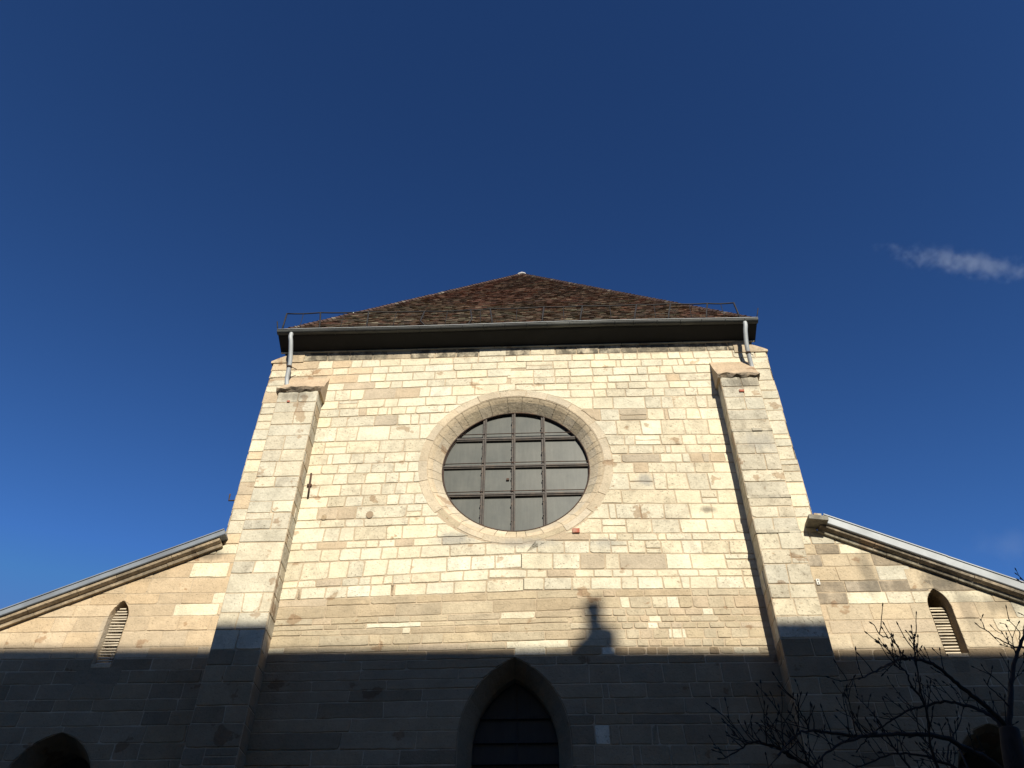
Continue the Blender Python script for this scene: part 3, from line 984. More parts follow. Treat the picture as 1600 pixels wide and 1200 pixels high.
# ---- buttresses
def buttress(sx, xi, xo, segs, capz, kinds, side_kinds):
    """xi inner edge, xo outer edge; segs (z_bottom, z_top, depth)"""
    m = MB()
    x0, x1 = min(xi, xo), max(xi, xo)
    for (zb, zt, p) in segs:
        vs = random_heights(zb, zt, 0.22, 0.36)
        Ff = Frame((0, -p, 0), (1, 0, 0), (0, -1, 0))
        Fi = Frame((xi, 0, 0), (0, -1, 0), (-sx, 0, 0))
        Fo = Frame((xo, 0, 0), (0, -1, 0), (sx, 0, 0))
        m.box((x0 + 0.004, -p + 0.004, zb), (x1 - 0.004, 0.05, zt), MORTAR)
        for a, b in zip(vs, vs[1:]):
            ti = U(-0.01, 0.01)
            fb = lambda u, a=a: a; ft = lambda u, b=b: b
            zmid = (a + b) / 2
            kk = kinds if zmid > 7.2 else 'ddde'
            sk = side_kinds if zmid > 7.2 else 'ddde'
            js = split_course(x0 - 0.01, x1 + 0.01, 0.28, 0.5, kk) if rnd.random() < 0.8 else [(x1 + 0.01, rnd.choice(kk))]
            lay_course(m, Ff, fb, ft, (lambda v: x0 - 0.012), (lambda v: x1 + 0.012), js, None, False, 0.012, 0.008)
            for Fq in (Fi, Fo):
                cutp = p * U(0.45, 0.8)
                js = [(cutp, rnd.choice(sk)), (p - 0.004, rnd.choice(sk))] if rnd.random() < 0.5 else [(p - 0.004, rnd.choice(sk))]
                lay_course(m, Fq, fb, ft, (lambda v: 0.0), (lambda v: p - 0.004), js, None, False, 0.011, 0.008)
    # weathered offsets between segments
    for (za, zb_, pa), (zc, zd, pb) in zip(segs, segs[1:]):
        if pb - pa > 0.01:
            n = 4
            for i in range(n):
                xa, xb = x0 - 0.02 + (x1 - x0 + 0.04) * i / n, x0 - 0.02 + (x1 - x0 + 0.04) * (i + 1) / n - 0.006
                d = U(-0.012, 0.012)
                m.prism([(pa - 0.02, za + 0.04 + d), (pb + 0.012 + d, za + 0.012), (pb + 0.02 + d, za - 0.05), (pa - 0.02, za - 0.05)],
                        (xa, 0, 0), (xb, 0, 0), (0, -1, 0), (0, 0, 1), kcol('x')[0], (0.8, 0.2, 0.4))
    b = m.build('buttress', STONE, church)
    # sloped cap
    p = segs[0][2]
    m = MB()
    zc0 = segs[0][1]
    n = 9
    xa, xb = x0 - 0.055, x1 + 0.055
    prof = [(0.0, capz), (0.07, capz - 0.16), (0.15, capz - 0.31), (0.24, capz - 0.45), (0.33, zc0 + 0.12), (p + 0.06, zc0 + 0.055), (p + 0.065, zc0 - 0.005), (p + 0.02, zc0 - 0.03), (0.0, zc0 - 0.03)]
    rows = []
    for i in range(n + 1):
        x = xa + (xb - xa) * i / n
        pr = [(q + (U(-.012, .012) if 0 < k < 8 else 0), z + (U(-.016, .016) if k < 8 else 0)) for k, (q, z) in enumerate(prof)]
        pr[5] = (pr[5][0] + U(-0.03, 0.015), pr[5][1]); pr[6] = (pr[6][0] + U(-0.035, 0.01), pr[6][1] + U(-0.01, 0.02))
        rows.append(m.pts([(x, -q, z) for q, z in pr]))
    K = len(prof)
    for A, B in zip(rows, rows[1:]):
        for k in range(K):
            j = (k + 1) % K
            crust = 0.9 if k in (5, 6) else (0.45 if k == 4 else 0.05)
            m.face((A[k], A[j], B[j], B[k])[::-1], (0.50, 0.385, 0.26), (0.3, 0.2, crust))
    m.face(rows[0], (0.46, 0.36, 0.25), (0.3, 0.1, 0.3)); m.face(rows[-1][::-1], (0.46, 0.36, 0.25), (0.3, 0.1, 0.3))
    m.build('buttress_cap', STONE, b)
    return b
buttress(-1, -3.785, -4.535, [(0.0, 12.38, 0.36)], 13.06, 'wwwwcwx', 'xxt')
buttress(1, 3.915, 4.60, [(11.18, 12.50, 0.335), (9.72, 11.18, 0.36), (9.02, 9.72, 0.385), (0.0, 9.02, 0.41)], 13.24, 'xxxwxm', 'xxt')

# ---- rake cornices, zinc edging and lean-to roofs of the aisles
for sx, x_in, x_out, fz in ((-1, -4.96, -13.2, RAKE_L), (1, 5.04, 13.2, RAKE_R)):
    a = Vector((x_in, 0, fz(x_in))); b = Vector((x_out, 0, fz(x_out)))
    d = (b - a).normalized()
    t = Vector((-d.z, 0, d.x)) if sx > 0 else Vector((d.z, 0, -d.x))
    if t.z < 0: t = -t
    nrm = Vector((0, -1, 0))
    m = MB()
    L = (b - a).length; s = 0.0
    while s < L:
        e = min(s + U(0.7, 1.2), L)
        dz = U(-0.006, 0.006)
        cc, ww = kcol('o' if sx < 0 else 'x', 0.1); ww = (0.5, 0.2, 0.6 if sx < 0 else 0.85)  # heavier crust on the right paints in the dark of its shaded underside
        m.prism([(-0.02, -0.045), (0.06 + dz, -0.045), (0.08 + dz, 0.004), (-0.02, 0.004)], a + d * s, a + d * (e - 0.006), nrm, t, cc, ww)
        s = e
    s = 0.0
    while s < L:
        e = min(s + U(0.6, 1.0), L)
        dz = U(-0.006, 0.006)
        cc, ww = kcol('l' if sx < 0 else 'q', 0.1); ww = (0.45, 0.2, 0.38 if sx < 0 else 0.75)  # right moulding likewise darkened in colour for shade
        m.prism([(-0.02, 0.006), (0.10 + dz, 0.006), (0.145 + dz, 0.03), (0.16 + dz, 0.075), (-0.02, 0.075)], a + d * s, a + d * (e - 0.007), nrm, t, cc, ww)
        s = e
    m.build('rake_cornice', STONE, church)
    m = MB(); s = 0.0
    zx = 0.0 if sx < 0 else 0.045
    a2 = a - d * (0.11 if sx < 0 else 0.0)
    while s < L:
        e = min(s + 1.9, L)
        g = U(-0.004, 0.004)
        m.prism([(0.0, 0.078), (0.18 + g, 0.078), (0.19 + g, 0.088), (0.185 + g, 0.172 + zx), (0.20 + g, 0.175 + zx), (0.20 + g, 0.192 + zx), (0.0, 0.20 + zx)], a2 + d * s, a2 + d * (e + (0.03 if e < L else 0)), nrm, t)
        s = e
    m.build('zinc_edging', ZINC_BLUE if sx < 0 else ZINC, church)
    m = MB()
    m.prism([(0.0, 0.085), (0.0, 0.165), (-24.0, 0.165), (-24.0, 0.085)], a2, b, nrm, t)
    for i in range(1, 40):
        y = -i * 0.6
        m.prism([(y - 0.012, 0.16), (y - 0.012, 0.195), (y + 0.012, 0.195), (y + 0.012, 0.16)], a2, b, nrm, t)
    m.build('aisle_roof', ZINC, church)
# broken slab at the head of the right rake and a rough stone beside it
m = MB()
Mx = Matrix.Translation((5.0, -0.12, 9.36)) @ Matrix.Rotation(radians(8), 4, 'Y')
m.box((-0.14, -0.16, -0.05), (0.17, 0.14, 0.03), (0.30, 0.28, 0.23), (0.6, 0.2, 0.5), Mx)
m.box((0.0, 0.03, 0.03), (0.12, 0.25, 0.20), kcol('x')[0], (0.8, 0, 0.3), Mx)
m.build('kneeler_stone', STONE, church)

# ---- eaves: soffit, gutter, downpipes
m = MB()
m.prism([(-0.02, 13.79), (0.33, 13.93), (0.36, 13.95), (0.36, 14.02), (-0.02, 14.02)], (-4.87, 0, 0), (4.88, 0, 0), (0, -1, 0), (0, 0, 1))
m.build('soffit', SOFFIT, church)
m = MB()
s = -4.86
while s < 4.85:
    e = min(s + U(0.9, 1.6), 4.86)
    cc, ww = kcol('c'); 
    m.box((s, -0.035 + U(-.006, .004), 13.765), (e - 0.012, 0.0, 13.786), cc, (0.3, 0, 0.25)); s = e
m.build('cornice_fillet', STONE, church)
m = MB()
gp = []
for i in range(9):
    t = pi + pi * i / 8
    gp.append((0.40 + 0.07 * cos(t), 14.015 + 0.07 * sin(t)))
inner = [(0.40 + 0.063 * cos(pi + pi * i / 8), 14.015 + 0.063 * sin(pi + pi * i / 8)) for i in range(9)]
def gut_z(x): return 0.012 * sin(x * 0.9) - 0.004 * abs(x)
xs = [-4.88 + 9.77 * i / 26 for i in range(27)]
for x0, x1 in zip(xs, xs[1:]):
    A = [(x0, -q, z + gut_z(x0)) for q, z in gp]; B = [(x1, -q, z + gut_z(x1)) for q, z in gp]
    A2 = [(x0, -q, z + gut_z(x0)) for q, z in inner]; B2 = [(x1, -q, z + gut_z(x1)) for q, z in inner]
    for P, Q in ((A, B), (B2, A2)):
        i, j = m.pts(P), m.pts(Q)
        for k in range(8): m.face((i[k], i[k + 1], j[k + 1], j[k]), smooth=False)
for x in (-4.88, 4.89):
    m.poly([(x, -q, z + gut_z(x)) for q, z in gp])
gutter = m.build('gutter', ZINC_DARK, church)
m = MB()
m.tube([(x, -0.475, 14.018 + gut_z(x)) for x in xs], 0.0095, 6)
m.build('gutter_bead', PIPE, gutter)
for i in range(22):
    x = -4.6 + i * 0.44 + U(-0.04, 0.04)
    path = [(x, -(0.40 + 0.075 * cos(t)), 14.015 + gut_z(x) + 0.075 * sin(t)) for t in [pi + pi * k / 8 for k in range(9)]]
    m = MB(); m.tube(path, 0.008, 5)
    m.build('gutter_bracket', ZINC_DARK, gutter)
def smooth_path(pts, n=8):
    pts = [Vector(p) for p in pts]; out = []
    for i in range(len(pts) - 1):
        p0 = pts[max(i - 1, 0)]; p1 = pts[i]; p2 = pts[i + 1]; p3 = pts[min(i + 2, len(pts) - 1)]
        for k in range(n):
            t = k / n
            out.append(0.5 * ((2 * p1) + (p2 - p0) * t + (2 * p0 - 5 * p1 + 4 * p2 - p3) * t * t + (3 * p1 - p0 - 3 * p2 + p3) * t ** 3))
    out.append(pts[-1])
    return out
for path in ([(-4.585, -0.40, 13.97), (-4.585, -0.405, 13.84), (-4.56, -0.37, 13.70), (-4.53, -0.24, 13.30), (-4.55, -0.14, 12.95), (-4.52, -0.12, 12.75), (-4.50, -0.11, 12.6)],
             [(4.625, -0.40, 13.97), (4.625, -0.405, 13.84), (4.60, -0.37, 13.68), (4.59, -0.26, 13.36), (4.63, -0.12, 13.0), (4.65, -0.08, 12.76), (4.63, -0.06, 12.55)]):
    m = MB(); m.tube(smooth_path(path), 0.044, 12)
    dp = m.build('downpipe', PIPE, church)
    m = MB()
    x, y, z = path[3]
    sp = smooth_path(path)
    for i in (26,):
        q = sp[i]; dd = (sp[i + 1] - sp[i]).normalized()
        m.tube([q, q + dd * 0.04], 0.052, 12)
        m.tube([q, q + Vector((0.12, 0.1, 0))], 0.008, 6)
    m.build('pipe_clamp', IRON, dp)

# ---- roof
HW, Y0, Z0, RISE = 4.86, -0.36, 14.02, 7.5
def roof_pt(side, u, t, n=0.0):
    """front slope: u across, t 0..1 up the slope, n lift"""
    sl = sqrt(HW * HW + RISE * RISE)
    return Vector((u, Y0 + t * HW - n * RISE / sl, Z0 + t * RISE + n * HW / sl))
m = MB()
apexf = roof_pt(0, 0, 1.0); yb = 26.4
A = m.pts([(-HW, Y0, Z0), (HW, Y0, Z0), (HW, yb, Z0), (-HW, yb, Z0), tuple(apexf), (0, yb, apexf.z)])
tc = (0.055, 0.040, 0.032)
for q in ((0, 1, 4), (1, 2, 5, 4), (3, 0, 4, 5), (2, 3, 5), (0, 3, 2, 1)):
    m.face([A[k] for k in q], tc)
roof = m.build('roof', TILE, church)
m = MB()
TC = [(0.115, 0.071, 0.048), (0.135, 0.075, 0.052), (0.092, 0.064, 0.046), (0.15, 0.088, 0.058), (0.105, 0.080, 0.054), (0.078, 0.054, 0.042)]
TL = [(0.30, 0.235, 0.16), (0.26, 0.20, 0.14), (0.36, 0.28, 0.20)]
SLOPE = sqrt(HW * HW + RISE * RISE)
rows = int(SLOPE / 0.088)
pn = [U(0, 6.28) for _ in range(6)]
for r in range(rows):
    t0 = r / rows; t1 = (r + 1.6) / rows
    half = HW * (1 - t0) + 0.02
    u = -half + (0.085 if r % 2 else 0.0) + U(-0.02, 0.02)
    sag = 0.012 * sin(r * 0.7 + pn[0])
    while u < half - 0.03:
        w = U(0.13, 0.17)
        uu = min(u + w - 0.006, half)
        patch = sin(u * 1.3 + pn[1]) + sin(t0 * 9 + u * .6 + pn[2]) + sin(u * 3.1 - t0 * 14 + pn[3])
        c = rnd.choice(TC)
        if rnd.random() < 0.08: c = tuple(x * 0.75 for x in rnd.choice(TL))
        if t0 < 0.33 and rnd.random() < 0.6: c = (c[0] * 0.95 + 0.008, c[1] * 1.1 + 0.008, c[2] * 1.1 + 0.004)   # lichen near the eaves
        if patch > 0.8: c = (c[0] * 1.06, c[1] * 0.90, c[2] * 0.88)
        g = U(0.85, 1.16); c = tuple(x * g for x in c)
        lift = 0.014 + U(0.0, 0.012); tl = U(-0.006, 0.006)
        th = 0.013
        t1c = min(t1, 1.0)
        P = [roof_pt(0, u, t0 + tl * 0.1, lift + th), roof_pt(0, uu, t0 - tl * 0.1, lift + th + U(-.004, .004)),
             roof_pt(0, min(uu, HW * (1 - t1c) + 0.05), t1c, 0.012), roof_pt(0, max(min(u, HW * (1 - t1c) + 0.03), -HW * (1 - t1c) - 0.05), t1c, 0.012),
             roof_pt(0, u, t0, lift - 0.008), roof_pt(0, uu, t0, lift - 0.008)]
        if P[2].x <= P[3].x: P[2].x = P[3].x + 0.01
        i = m.pts(P)
        m.face((i[0], i[1], i[2], i[3]), c); m.face((i[4], i[5], i[1], i[0]), c)
        m.face((i[4], i[0], i[3]), c); m.face((i[5], i[2], i[1]), c)
        u += w
m.build('roof_tiling', TILE, roof)
# side slopes, coarser courses
m = MB()
for sx in (-1, 1):
    for r in range(60):
        t0, t1 = r / 60, (r + 1) / 60
        x0_, x1_ = sx * HW * (1 - t0), sx * HW * (1 - t1)
        ya, yb2 = Y0 + t0 * HW, yb
        y = ya
        while y < yb2:
            ye = min(y + U(0.8, 1.6), yb2)
            g = U(0.8, 1.2); c = tuple(x * g for x in rnd.choice(TC))
            q = [Vector((x0_ + sx * 0.045, y, Z0 + t0 * RISE + 0.02)), Vector((x0_ + sx * 0.045, ye, Z0 + t0 * RISE + 0.02)),
                 Vector((x1_ + sx * 0.015, ye, Z0 + t1 * RISE + 0.012)), Vector((x1_ + sx * 0.015, y, Z0 + t1 * RISE + 0.012)),
                 Vector((x0_ + sx * 0.02, y, Z0 + t0 * RISE)), Vector((x0_ + sx * 0.02, ye, Z0 + t0 * RISE))]
            i = m.pts(q)
            m.face((i[0], i[1], i[2], i[3]) if sx > 0 else (i[3], i[2], i[1], i[0]), c); m.face((i[4], i[5], i[1], i[0]), c)
            y = ye + 0.004
m.build('side_tiling', TILE, roof)
# hip tiles
for sx in (-1, 1):
    m = MB()
    n = 72
    for k in range(n):
        t = k / n; t2 = (k + 1.2) / n
        a = roof_pt(0, sx * HW * (1 - t), t) + Vector((0, -0.01, 0.012 + U(-0.008, 0.012)))
        b = roof_pt(0, sx * HW * (1 - min(t2, 1)), min(t2, 1)) + Vector((0, -0.005, 0.014))
        g = U(0.7, 1.25)
        c = tuple(x * g for x in ((0.085, 0.052, 0.041) if rnd.random() < .93 else (0.17, 0.14, 0.11)))
        m.tube([a, b], [0.058, 0.04], 7, c, True, False)
    m.build('hip_tiles', TILE, roof)
m = MB()
for k in range(60):
    y = apexf.y + k * 0.37; c = tuple(x * U(0.8, 1.2) for x in (0.10, 0.055, 0.04))
    m.tube([(0, y, apexf.z + 0.02), (0, y + 0.4, apexf.z + 0.01)], [0.09, 0.07], 8, c, True, False)
m.build('ridge_tiles', TILE, roof)
m = MB()
m.tube([apexf + Vector((-0.22, -0.03, -0.17)), apexf + Vector((-0.08, -0.05, 0.0)), apexf + Vector((0.0, -0.05, 0.03)), apexf + Vector((0.07, -0.05, 0.01)), apexf + Vector((0.22, -0.02, -0.16))], [0.03, 0.045, 0.05, 0.045, 0.03], 8)
m.build('ridge_cap', LEAD, roof)

# ---- wire snow guard along the gutter
posts = [(-4.80, 0.0, 0.58), (-4.02, -0.07, 0.58), (-3.05, -0.02, 0.57), (-1.86, -0.16, .56), (-0.95, 0.10, .56), (-0.46, -.06, .56), (0.55, 0.05, .56), (1.32, 0.08, .56), (2.42, 0.10, .56), (3.1, 0.12, .56), (3.87, 0.10, .56), (4.55, -0.04, .56)]
top = []; ppaths = []
for x, lean, h in posts:
    zb_ = 14.0 + gut_z(x)
    k = U(-0.03, 0.03)
    if abs(lean) > 0.09 and abs(x) < 2:
        pth = [(x - lean * 0.5, -0.42, zb_), (x + lean * 0.6, -0.40, zb_ + h * 0.45), (x + lean * 0.2, -0.38, zb_ + h)]
    else:
        pth = [(x, -0.42, zb_), (x + lean * 0.4, -0.41, zb_ + h * 0.5), (x + lean, -0.40, zb_ + h + k * 0.3)]
    ppaths.append(pth)
    top.append(Vector(pth[-1]))
m = MB()
pth = []
for a, b in zip(top, top[1:]):
    for i in range(4): pth.append(a.lerp(b, i / 4) + Vector((0, 0, -0.02 * sin(pi * i / 4))))
pth.append(top[-1])
m.tube(pth, 0.015, 5)
guard = m.build('snow_guard', WIRE, church)
for q in ppaths:
    m = MB(); m.tube(q, 0.018, 5); m.build('post', WIRE, guard)
for i in range(len(pth) - 1):
    if i % 4 == 2:
        p = pth[i]
        m = MB(); m.tube([p, Vector((p.x + U(-.03, .03), -0.42, 14.0))], 0.007, 4); m.build('upright_wire', WIRE, guard)
m = MB(); m.tube([(-4.87, -0.45, 14.0), (-4.93, -0.46, 14.26)], 0.013, 5); m.build('end_stay', WIRE, guard)
m = MB(); m.tube([(4.87, -0.45, 14.0), (4.95, -0.46, 14.28)], 0.009, 5); m.build('end_stay', WIRE, guard)

# ---- small things fixed to the wall
m = MB()
m.tube([(-3.69, -0.035, 10.64), (-3.675, -0.04, 10.4), (-3.66, -0.035, 10.12)], 0.019, 6)
m.box((-3.72, -0.05, 10.36), (-3.64, -0.012, 10.40))
m.build('iron_anchor', IRON, church)
m = MB(); m.tube([(-4.95, 0.1, 10.17), (-5.12, 0.08, 10.16), (-5.13, 0.08, 10.30)], 0.014, 6); m.build('iron_hook', IRON, church)
m = MB(); m.box((0.97, -0.03, 9.30), (1.09, -0.005, 9.38)); m.build('brick_fragment', REDBRICK, church)
m = MB(); m.box((-4.33, -0.385, 12.08), (-4.28, -0.36, 12.12)); m.build('brick_fragment', REDBRICK, church)
m = MB(); m.box((4.20, -0.365, 12.10), (4.29, -0.335, 12.15)); m.build('brick_fragment', REDBRICK, church)
m = MB()
N_ = 14
m.face(m.pts([(-2.52 + 0.065 * cos(2 * pi * k / N_), -0.019, 9.74 + 0.07 * sin(2 * pi * k / N_)) for k in range(N_)]), (0.36, 0.27, 0.18), (0.3, 0, 0))
m.build('putlog_plug', STONE, church)
m = MB()
m.face(m.pts([(-3.31 + 0.045 * cos(2 * pi * k / N_), -0.021, 9.70 + 0.055 * sin(2 * pi * k / N_)) for k in range(N_)]), (0.40, 0.31, 0.2), (0.3, 0, 0))
m.build('putlog_plug', STONE, church)

m = MB()
m.box((4.785, -0.022, 8.26), (4.84, -0.010, 8.36), (0.75, 0.74, 0.68), (0, 0, 0))
m.box((4.803, -0.0245, 8.275), (4.822, -0.0222, 8.295), (0.1, 0.09, 0.08), (0, 0, 0))
m.box((4.803, -0.0245, 8.325), (4.822, -0.0222, 8.345), (0.1, 0.09, 0.08), (0, 0, 0))
m.build('wall_plate', STONE, church)

# ------------------------------------------------------------ tree
tree = empty('bare_tree', 'leafless tree with curving budded branches in front of the right side of the church', 'tree', (3.95, -5.15, 0))
def tloc(p): return Vector(p) - Vector((3.95, -5.15, 0))
m = MB()
m.tube([tloc(p) for p in smooth_path([(3.95, -5.15, -0.1), (3.93, -5.16, 0.8), (3.98, -5.12, 1.7), (3.93, -5.16, 2.6), (3.98, -5.18, 3.3), (4.06, -5.2, 3.85), (4.11, -5.2, 4.09)])],
       [0.15 - 0.08 * i / 48 for i in range(49)], 12)
m.build('trunk', BARK, tree)
LIMBS = [
 ([(4.06,-5.2,3.9),(4.11,-5.2,4.09),(4.21,-5.17,4.3),(4.36,-5.13,4.58),(4.46,-5.1,4.73),(4.61,-5.07,4.92),(4.8,-5.03,5.18),(4.93,-5.0,5.41)], .042, .012),
 ([(4.06,-5.2,3.95),(4.09,-5.2,4.1),(3.98,-5.28,4.2),(3.84,-5.36,4.3),(3.7,-5.44,4.38),(3.58,-5.52,4.46),(3.46,-5.6,4.47),(3.32,-5.68,4.46),(3.17,-5.76,4.41),(3.03,-5.84,4.33),(2.88,-5.92,4.24),(2.77,-6.0,4.17)], .036, .006),
 ([(4.05,-5.2,3.98),(4.07,-5.17,4.12),(4.05,-5.14,4.21),(3.98,-5.08,4.3),(3.9,-5.02,4.36),(3.79,-4.96,4.41),(3.67,-4.9,4.4),(3.53,-4.84,4.39),(3.42,-4.78,4.34),(3.34,-4.72,4.31),(3.22,-4.66,4.24),(3.1,-4.6,4.15)], .028, .006),
 ([(3.97,-5.17,3.2),(4.01,-5.2,3.55),(3.84,-5.3,3.80),(3.62,-5.4,3.88),(3.45,-5.5,3.92),(3.28,-5.6,3.91),(3.03,-5.7,3.88),(2.75,-5.8,3.83),(2.49,-5.9,3.82),(2.32,-6.0,3.8),(2.19,-6.1,3.74),(2.08,-6.2,3.64),(1.99,-6.3,3.53)], .040, .006),
 ([(2.85,-5.8,3.85),(2.73,-5.85,3.81),(2.55,-5.93,3.74),(2.36,-6.02,3.62),(2.2,-6.1,3.48)], .020, .007),
 ([(3.94,-5.16,2.7),(3.3,-5.4,3.05),(2.8,-5.55,3.25),(2.6,-5.6,3.42),(2.46,-5.65,3.6),(2.33,-5.7,3.67),(2.2,-5.75,3.72),(2.13,-5.8,3.75),(2.02,-5.85,3.77),(1.91,-5.9,3.76),(1.8,-5.95,3.68),(1.67,-6.0,3.61)], .034, .005),
 ([(3.6,-5.3,3.2),(3.42,-5.36,3.5),(3.36,-5.4,3.65),(3.34,-5.48,3.74),(3.3,-5.57,3.84),(3.31,-5.65,4.04),(3.29,-5.73,4.17),(3.28,-5.82,4.32),(3.27,-5.9,4.46)], .022, .006),
 ([(3.31,-5.65,3.95),(3.29,-5.7,4.02),(3.26,-5.78,4.08),(3.17,-5.87,4.19),(3.13,-5.95,4.24),(3.04,-6.03,4.24),(2.99,-6.12,4.3),(2.94,-6.2,4.32)], .014, .005),
 ([(3.4,-5.25,3.4),(3.26,-5.3,3.66),(3.17,-5.35,3.8),(3.09,-5.4,3.9),(3.03,-5.45,4.05),(2.98,-5.5,4.11)], .016, .005),
 ([(4.56,-5.07,4.86),(4.53,-5.05,4.83),(4.45,-4.97,4.95),(4.35,-4.9,5.12)], .013, .005),
 ([(4.26,-5.15,4.36),(4.26,-5.08,4.49),(4.2,-5.0,4.69)], .011, .004),
 ([(4.21,-5.17,4.26),(4.07,-5.28,4.35),(3.96,-5.4,4.39)], .011, .004),
 ([(3.30,-5.7,4.44),(3.24,-5.75,4.46),(3.17,-5.8,4.56),(3.08,-5.85,4.57),(3.02,-5.9,4.65)], .011, .004),
 ([(4.57,-5.06,4.83),(4.55,-5.08,4.86),(4.52,-5.18,4.92),(4.4,-5.3,4.96)], .010, .004),
 ([(3.33,-5.7,4.42),(3.33,-5.78,4.52),(3.35,-5.8,4.59)], .008, .004),
 ([(3.75,-5.05,3.3),(3.65,-5.0,3.68),(3.68,-4.95,3.86),(3.71,-4.9,4.02),(3.91,-4.85,4.27),(4.01,-4.8,4.42)], .018, .005),
 ([(3.96,-5.15,3.2),(3.88,-5.1,3.6),(3.75,-5.08,3.77),(3.6,-5.07,3.87),(3.43,-5.05,3.95),(3.24,-5.03,3.97),(3.03,-5.02,3.91),(2.87,-5.0,3.85)], .024, .006),
 ([(2.50,-5.63,3.5),(2.44,-5.7,3.58),(2.32,-5.77,3.65),(2.29,-5.83,3.73),(2.21,-5.9,3.8)], .012, .004),
 ([(2.28,-6.1,3.76),(2.24,-6.2,3.80),(2.2,-6.25,3.85),(2.17,-6.3,3.92)], .008, .004),
 ([(4.04,-5.2,3.7),(4.5,-5.0,4.0),(4.9,-4.8,4.3),(5.3,-4.6,4.8)], .03, .008),
 ([(4.0,-5.18,3.4),(4.5,-5.5,3.7),(5.0,-5.8,3.9),(5.4,-6.0,4.4)], .03, .008),
 ([(3.97,-5.16,3.0),(4.1,-4.7,3.5),(4.2,-4.2,3.9),(4.3,-3.8,4.6)], .03, .008),
]
BUD = 0.0065
def twig(mb, p, d, L, r, depth):
    n = max(3, int(L / 0.05)); pts = [p.copy()]; rr = [r]
    q = p.copy(); d = d.normalized()
    for i in range(n):
        d = (d + Vector((U(-.22, .22), U(-.22, .22), U(-.10, .24)))).normalized()
        q = q + d * (L / n)
        pts.append(q.copy()); rr.append(r + (0.0026 - r) * (i + 1) / n)
        if depth > 0 and i > 0 and rnd.random() < 0.42:
            side = d.orthogonal().normalized(); side.rotate(Matrix.Rotation(U(0, 6.28), 3, d))
            twig(mb, q, (d * 0.7 + side * 0.8 + Vector((0, 0, 0.35))), L * U(0.25, 0.55), rr[-1] * 0.8, depth - 1)
    mb.tube(pts, rr, 5)
    # bud
    e = pts[-1]
    mb.tube([e, e + d * 0.008, e + d * 0.02, e + d * 0.032], [0.003, BUD * U(0.7, 1.1), BUD * 0.8, 0.0015], 6)
    for k in range(1, len(pts) - 1):
        if rnd.random() < 0.25:
            s = d.orthogonal().normalized(); s.rotate(Matrix.Rotation(U(0, 6.28), 3, d))
            mb.tube([pts[k], pts[k] + s * 0.012 + d * 0.01], [0.004, 0.0025], 5)
for path, r0, r1 in LIMBS:
    sp = smooth_path([tloc(p) for p in path], 5)
    sp = [p + Vector((U(-.006, .006), U(-.006, .006), U(-.006, .006))) for p in sp]
    n = len(sp)
    m = MB()
    m.tube(sp, [0.74 * r0 + (0.75 * r1 - 0.74 * r0) * (i / (n - 1)) ** 0.7 for i in range(n)], 8)
    e = sp[-1]; dd = (sp[-1] - sp[-2]).normalized()
    m.tube([e, e + dd * 0.012, e + dd * 0.03], [r1 * 0.9, BUD, 0.002], 6)
    lb = m.build('limb', BARK, tree)
    for i in range(2, n - 1):
        if rnd.random() < (0.5 if r0 > 0.02 else 0.34) * (1.3 if sp[i].z < 3.95 else 0.75):
            t = (sp[i + 1] - sp[i]).normalized()
            side = t.orthogonal().normalized(); side.rotate(Matrix.Rotation(U(0, 6.28), 3, t))
            d = t * 0.55 + side * 0.6 + Vector((0, 0, 0.55))
            m = MB()
            twig(m, sp[i], d, U(0.08, 0.28) * (1.1 if r0 > 0.03 else 0.8), 0.0046, 1 if r0 > .012 else 0)
            m.build('twig', BARK, lb)

# ------------------------------------------------------------ ground
def ground_sheet(name, x0, y0, x1, y1, z, mat):
    m = MB(); m.poly([(x0, y0, z), (x1, y0, z), (x1, y1, z), (x0, y1, z)])
    o = m.build(name, mat); o['kind'] = 'structure'; return o
ground_sheet('ground', -6000, -6000, 6000, 6000, 0.0, EARTH)
ground_sheet('courtyard_paving', -24, -15, 26, 0, 0.004, COBBLE)

# ------------------------------------------------------------ the tall house across the courtyard, whose eaves and chimney throw the shadow
house = empty('townhouse', 'tall plain rendered house behind the viewer whose eaves and chimney shade the lower church front', 'house', (2, -20, 0))
hl = lambda x, y, z: (x - 2, y + 20, z)
EZ = 16.87
m = MB(); m.box(hl(-24, -26, 0), hl(28, -15.3, EZ - 0.3)); m.build('wall', PLASTER, house)
m = MB()
m.prism([(5.05, EZ - 0.30), (5.05, EZ), (-1.0, EZ + 3.0), (-6.4, EZ + 0.2), (-6.4, EZ - 0.30)], (-26.5, 0, 0.44), (26.5, 0, -0.48), (0, 1, 0), (0, 0, 1))
rf = m.build('roof', SLATE, house)
m = MB()
cy = -20.0
EC = EZ + 2.93
def hb(x0, x1, z0, z1, d):
    m.box(hl(x0, cy - d, z0), hl(x1, cy + d, z1))
cx0 = 1.12
m.prism([(cx0 + a, EC + b) for a, b in [(4.60, -1.0), (5.42, -1.0), (5.42, 0.48), (5.36, 0.56), (5.26, 0.58), (4.98, 0.58), (4.90, 0.40), (4.74, 0.26), (4.60, 0.0)]], hl(0, cy - 0.12, 0), hl(0, cy + 0.12, 0), (1, 0, 0), (0, 0, 1))
hb(cx0 + 4.99, cx0 + 5.24, EC + 0.56, EC + 0.90, 0.10)
hb(cx0 + 4.96, cx0 + 5.26, EC + 0.90, EC + 0.97, 0.12)
hb(cx0 + 5.02, cx0 + 5.20, EC + 0.97, EC + 1.03, 0.08)
m.build('chimney', PLASTER, house)
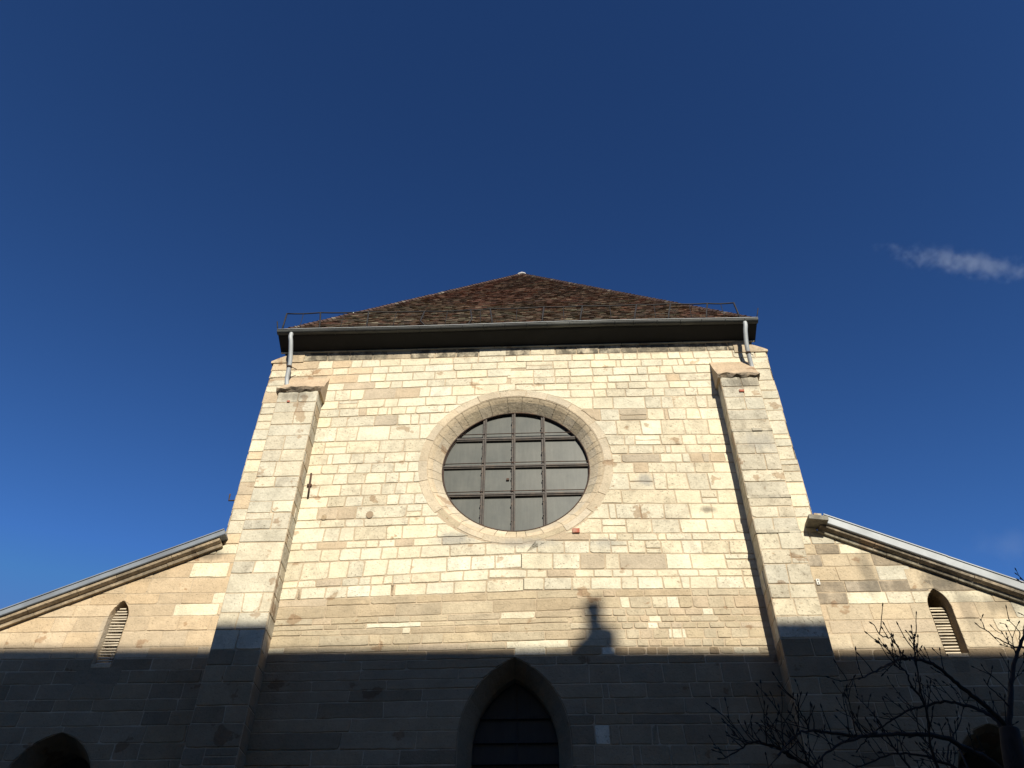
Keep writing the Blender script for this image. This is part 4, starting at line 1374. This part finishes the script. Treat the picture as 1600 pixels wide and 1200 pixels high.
for fl in range(4):
    for i in range(9):
        x = -21 + i * 5.6; z = 1.2 + fl * 3.9
        m = MB(); m.box(hl(x - 0.6, -15.3, z), hl(x + 0.6, -15.26, z + 2.0))
        w = m.build('window', GLASS_DARK, house)
        m = MB()
        for (a, b, c, d) in ((-0.7, -0.6, -0.1, 2.1), (0.6, 0.7, -0.1, 2.1), (-0.6, 0.6, 2.0, 2.1), (-0.6, 0.6, -0.1, 0.0), (-0.04, 0.04, 0, 2.0)):
            m.box(hl(x + a, -15.30, z + c), hl(x + b, -15.2, z + d))
        m.build('frame', LOUVRE, w)

# ------------------------------------------------------------ clouds: thin lumps of lit vapour, far away
def cloud(label, a, b, thick, dens, seed, nscale, lo, hi):
    a, b = Vector(a), Vector(b)
    bm = bmesh.new()
    bmesh.ops.create_icosphere(bm, subdivisions=3, radius=1.0)
    me = bpy.data.meshes.new('cloud'); bm.to_mesh(me); bm.free()
    o = bpy.data.objects.new('cloud', me); col.objects.link(o)
    d = b - a
    o.location = (a + b) / 2
    o.rotation_euler = d.to_track_quat('X', 'Z').to_euler()
    o.scale = (d.length / 2, thick, thick)
    m = bpy.data.materials.new('vapour'); m.use_nodes = True
    nt = m.node_tree; nt.nodes.clear()
    out = nt.nodes.new('ShaderNodeOutputMaterial')
    pv = nt.nodes.new('ShaderNodeVolumePrincipled')
    pv.inputs['Color'].default_value = (0.80, 0.90, 1.0, 1)
    pv.inputs['Anisotropy'].default_value = 0.0
    tc = nt.nodes.new('ShaderNodeTexCoord')
    ln = nt.nodes.new('ShaderNodeVectorMath'); ln.operation = 'LENGTH'
    nt.links.new(tc.outputs['Object'], ln.inputs[0])
    fall = maprange(nt, ln.outputs['Value'], 0.25, 1.0, 1.0, 0.0)
    mp = nt.nodes.new('ShaderNodeMapping')
    k = d.length / 2 / thick
    mp.inputs['Scale'].default_value = (k, 1, 1)
    mp.inputs['Location'].default_value = (seed, seed * 1.7, 0)
    nt.links.new(tc.outputs['Object'], mp.inputs['Vector'])
    n = noise(nt, mp.outputs[0], nscale, 4, 0.6)
    f = math2(nt, 'ADD', n, math2(nt, 'MULTIPLY', math2(nt, 'SUBTRACT', fall, 0.5), 0.42))
    f = maprange(nt, f, lo, hi, 0.0, dens)
    nt.links.new(math2(nt, 'MULTIPLY', f, fall), pv.inputs['Density'])
    nt.links.new(pv.outputs[0], out.inputs['Volume'])
    me.materials.append(m)
    o['label'] = label; o['category'] = 'cloud'
cloud('broken streak of thin white cloud at the right of the blue sky', (308, 517, 676), (500, 484, 562), 21, 0.021, 3.1, 1.9, 0.50, 0.80)
cloud('very faint veil of cloud low above the right aisle roof', (385, 690, 425), (470, 640, 405), 26, 0.003, 7.7, 1.2, 0.40, 0.75)
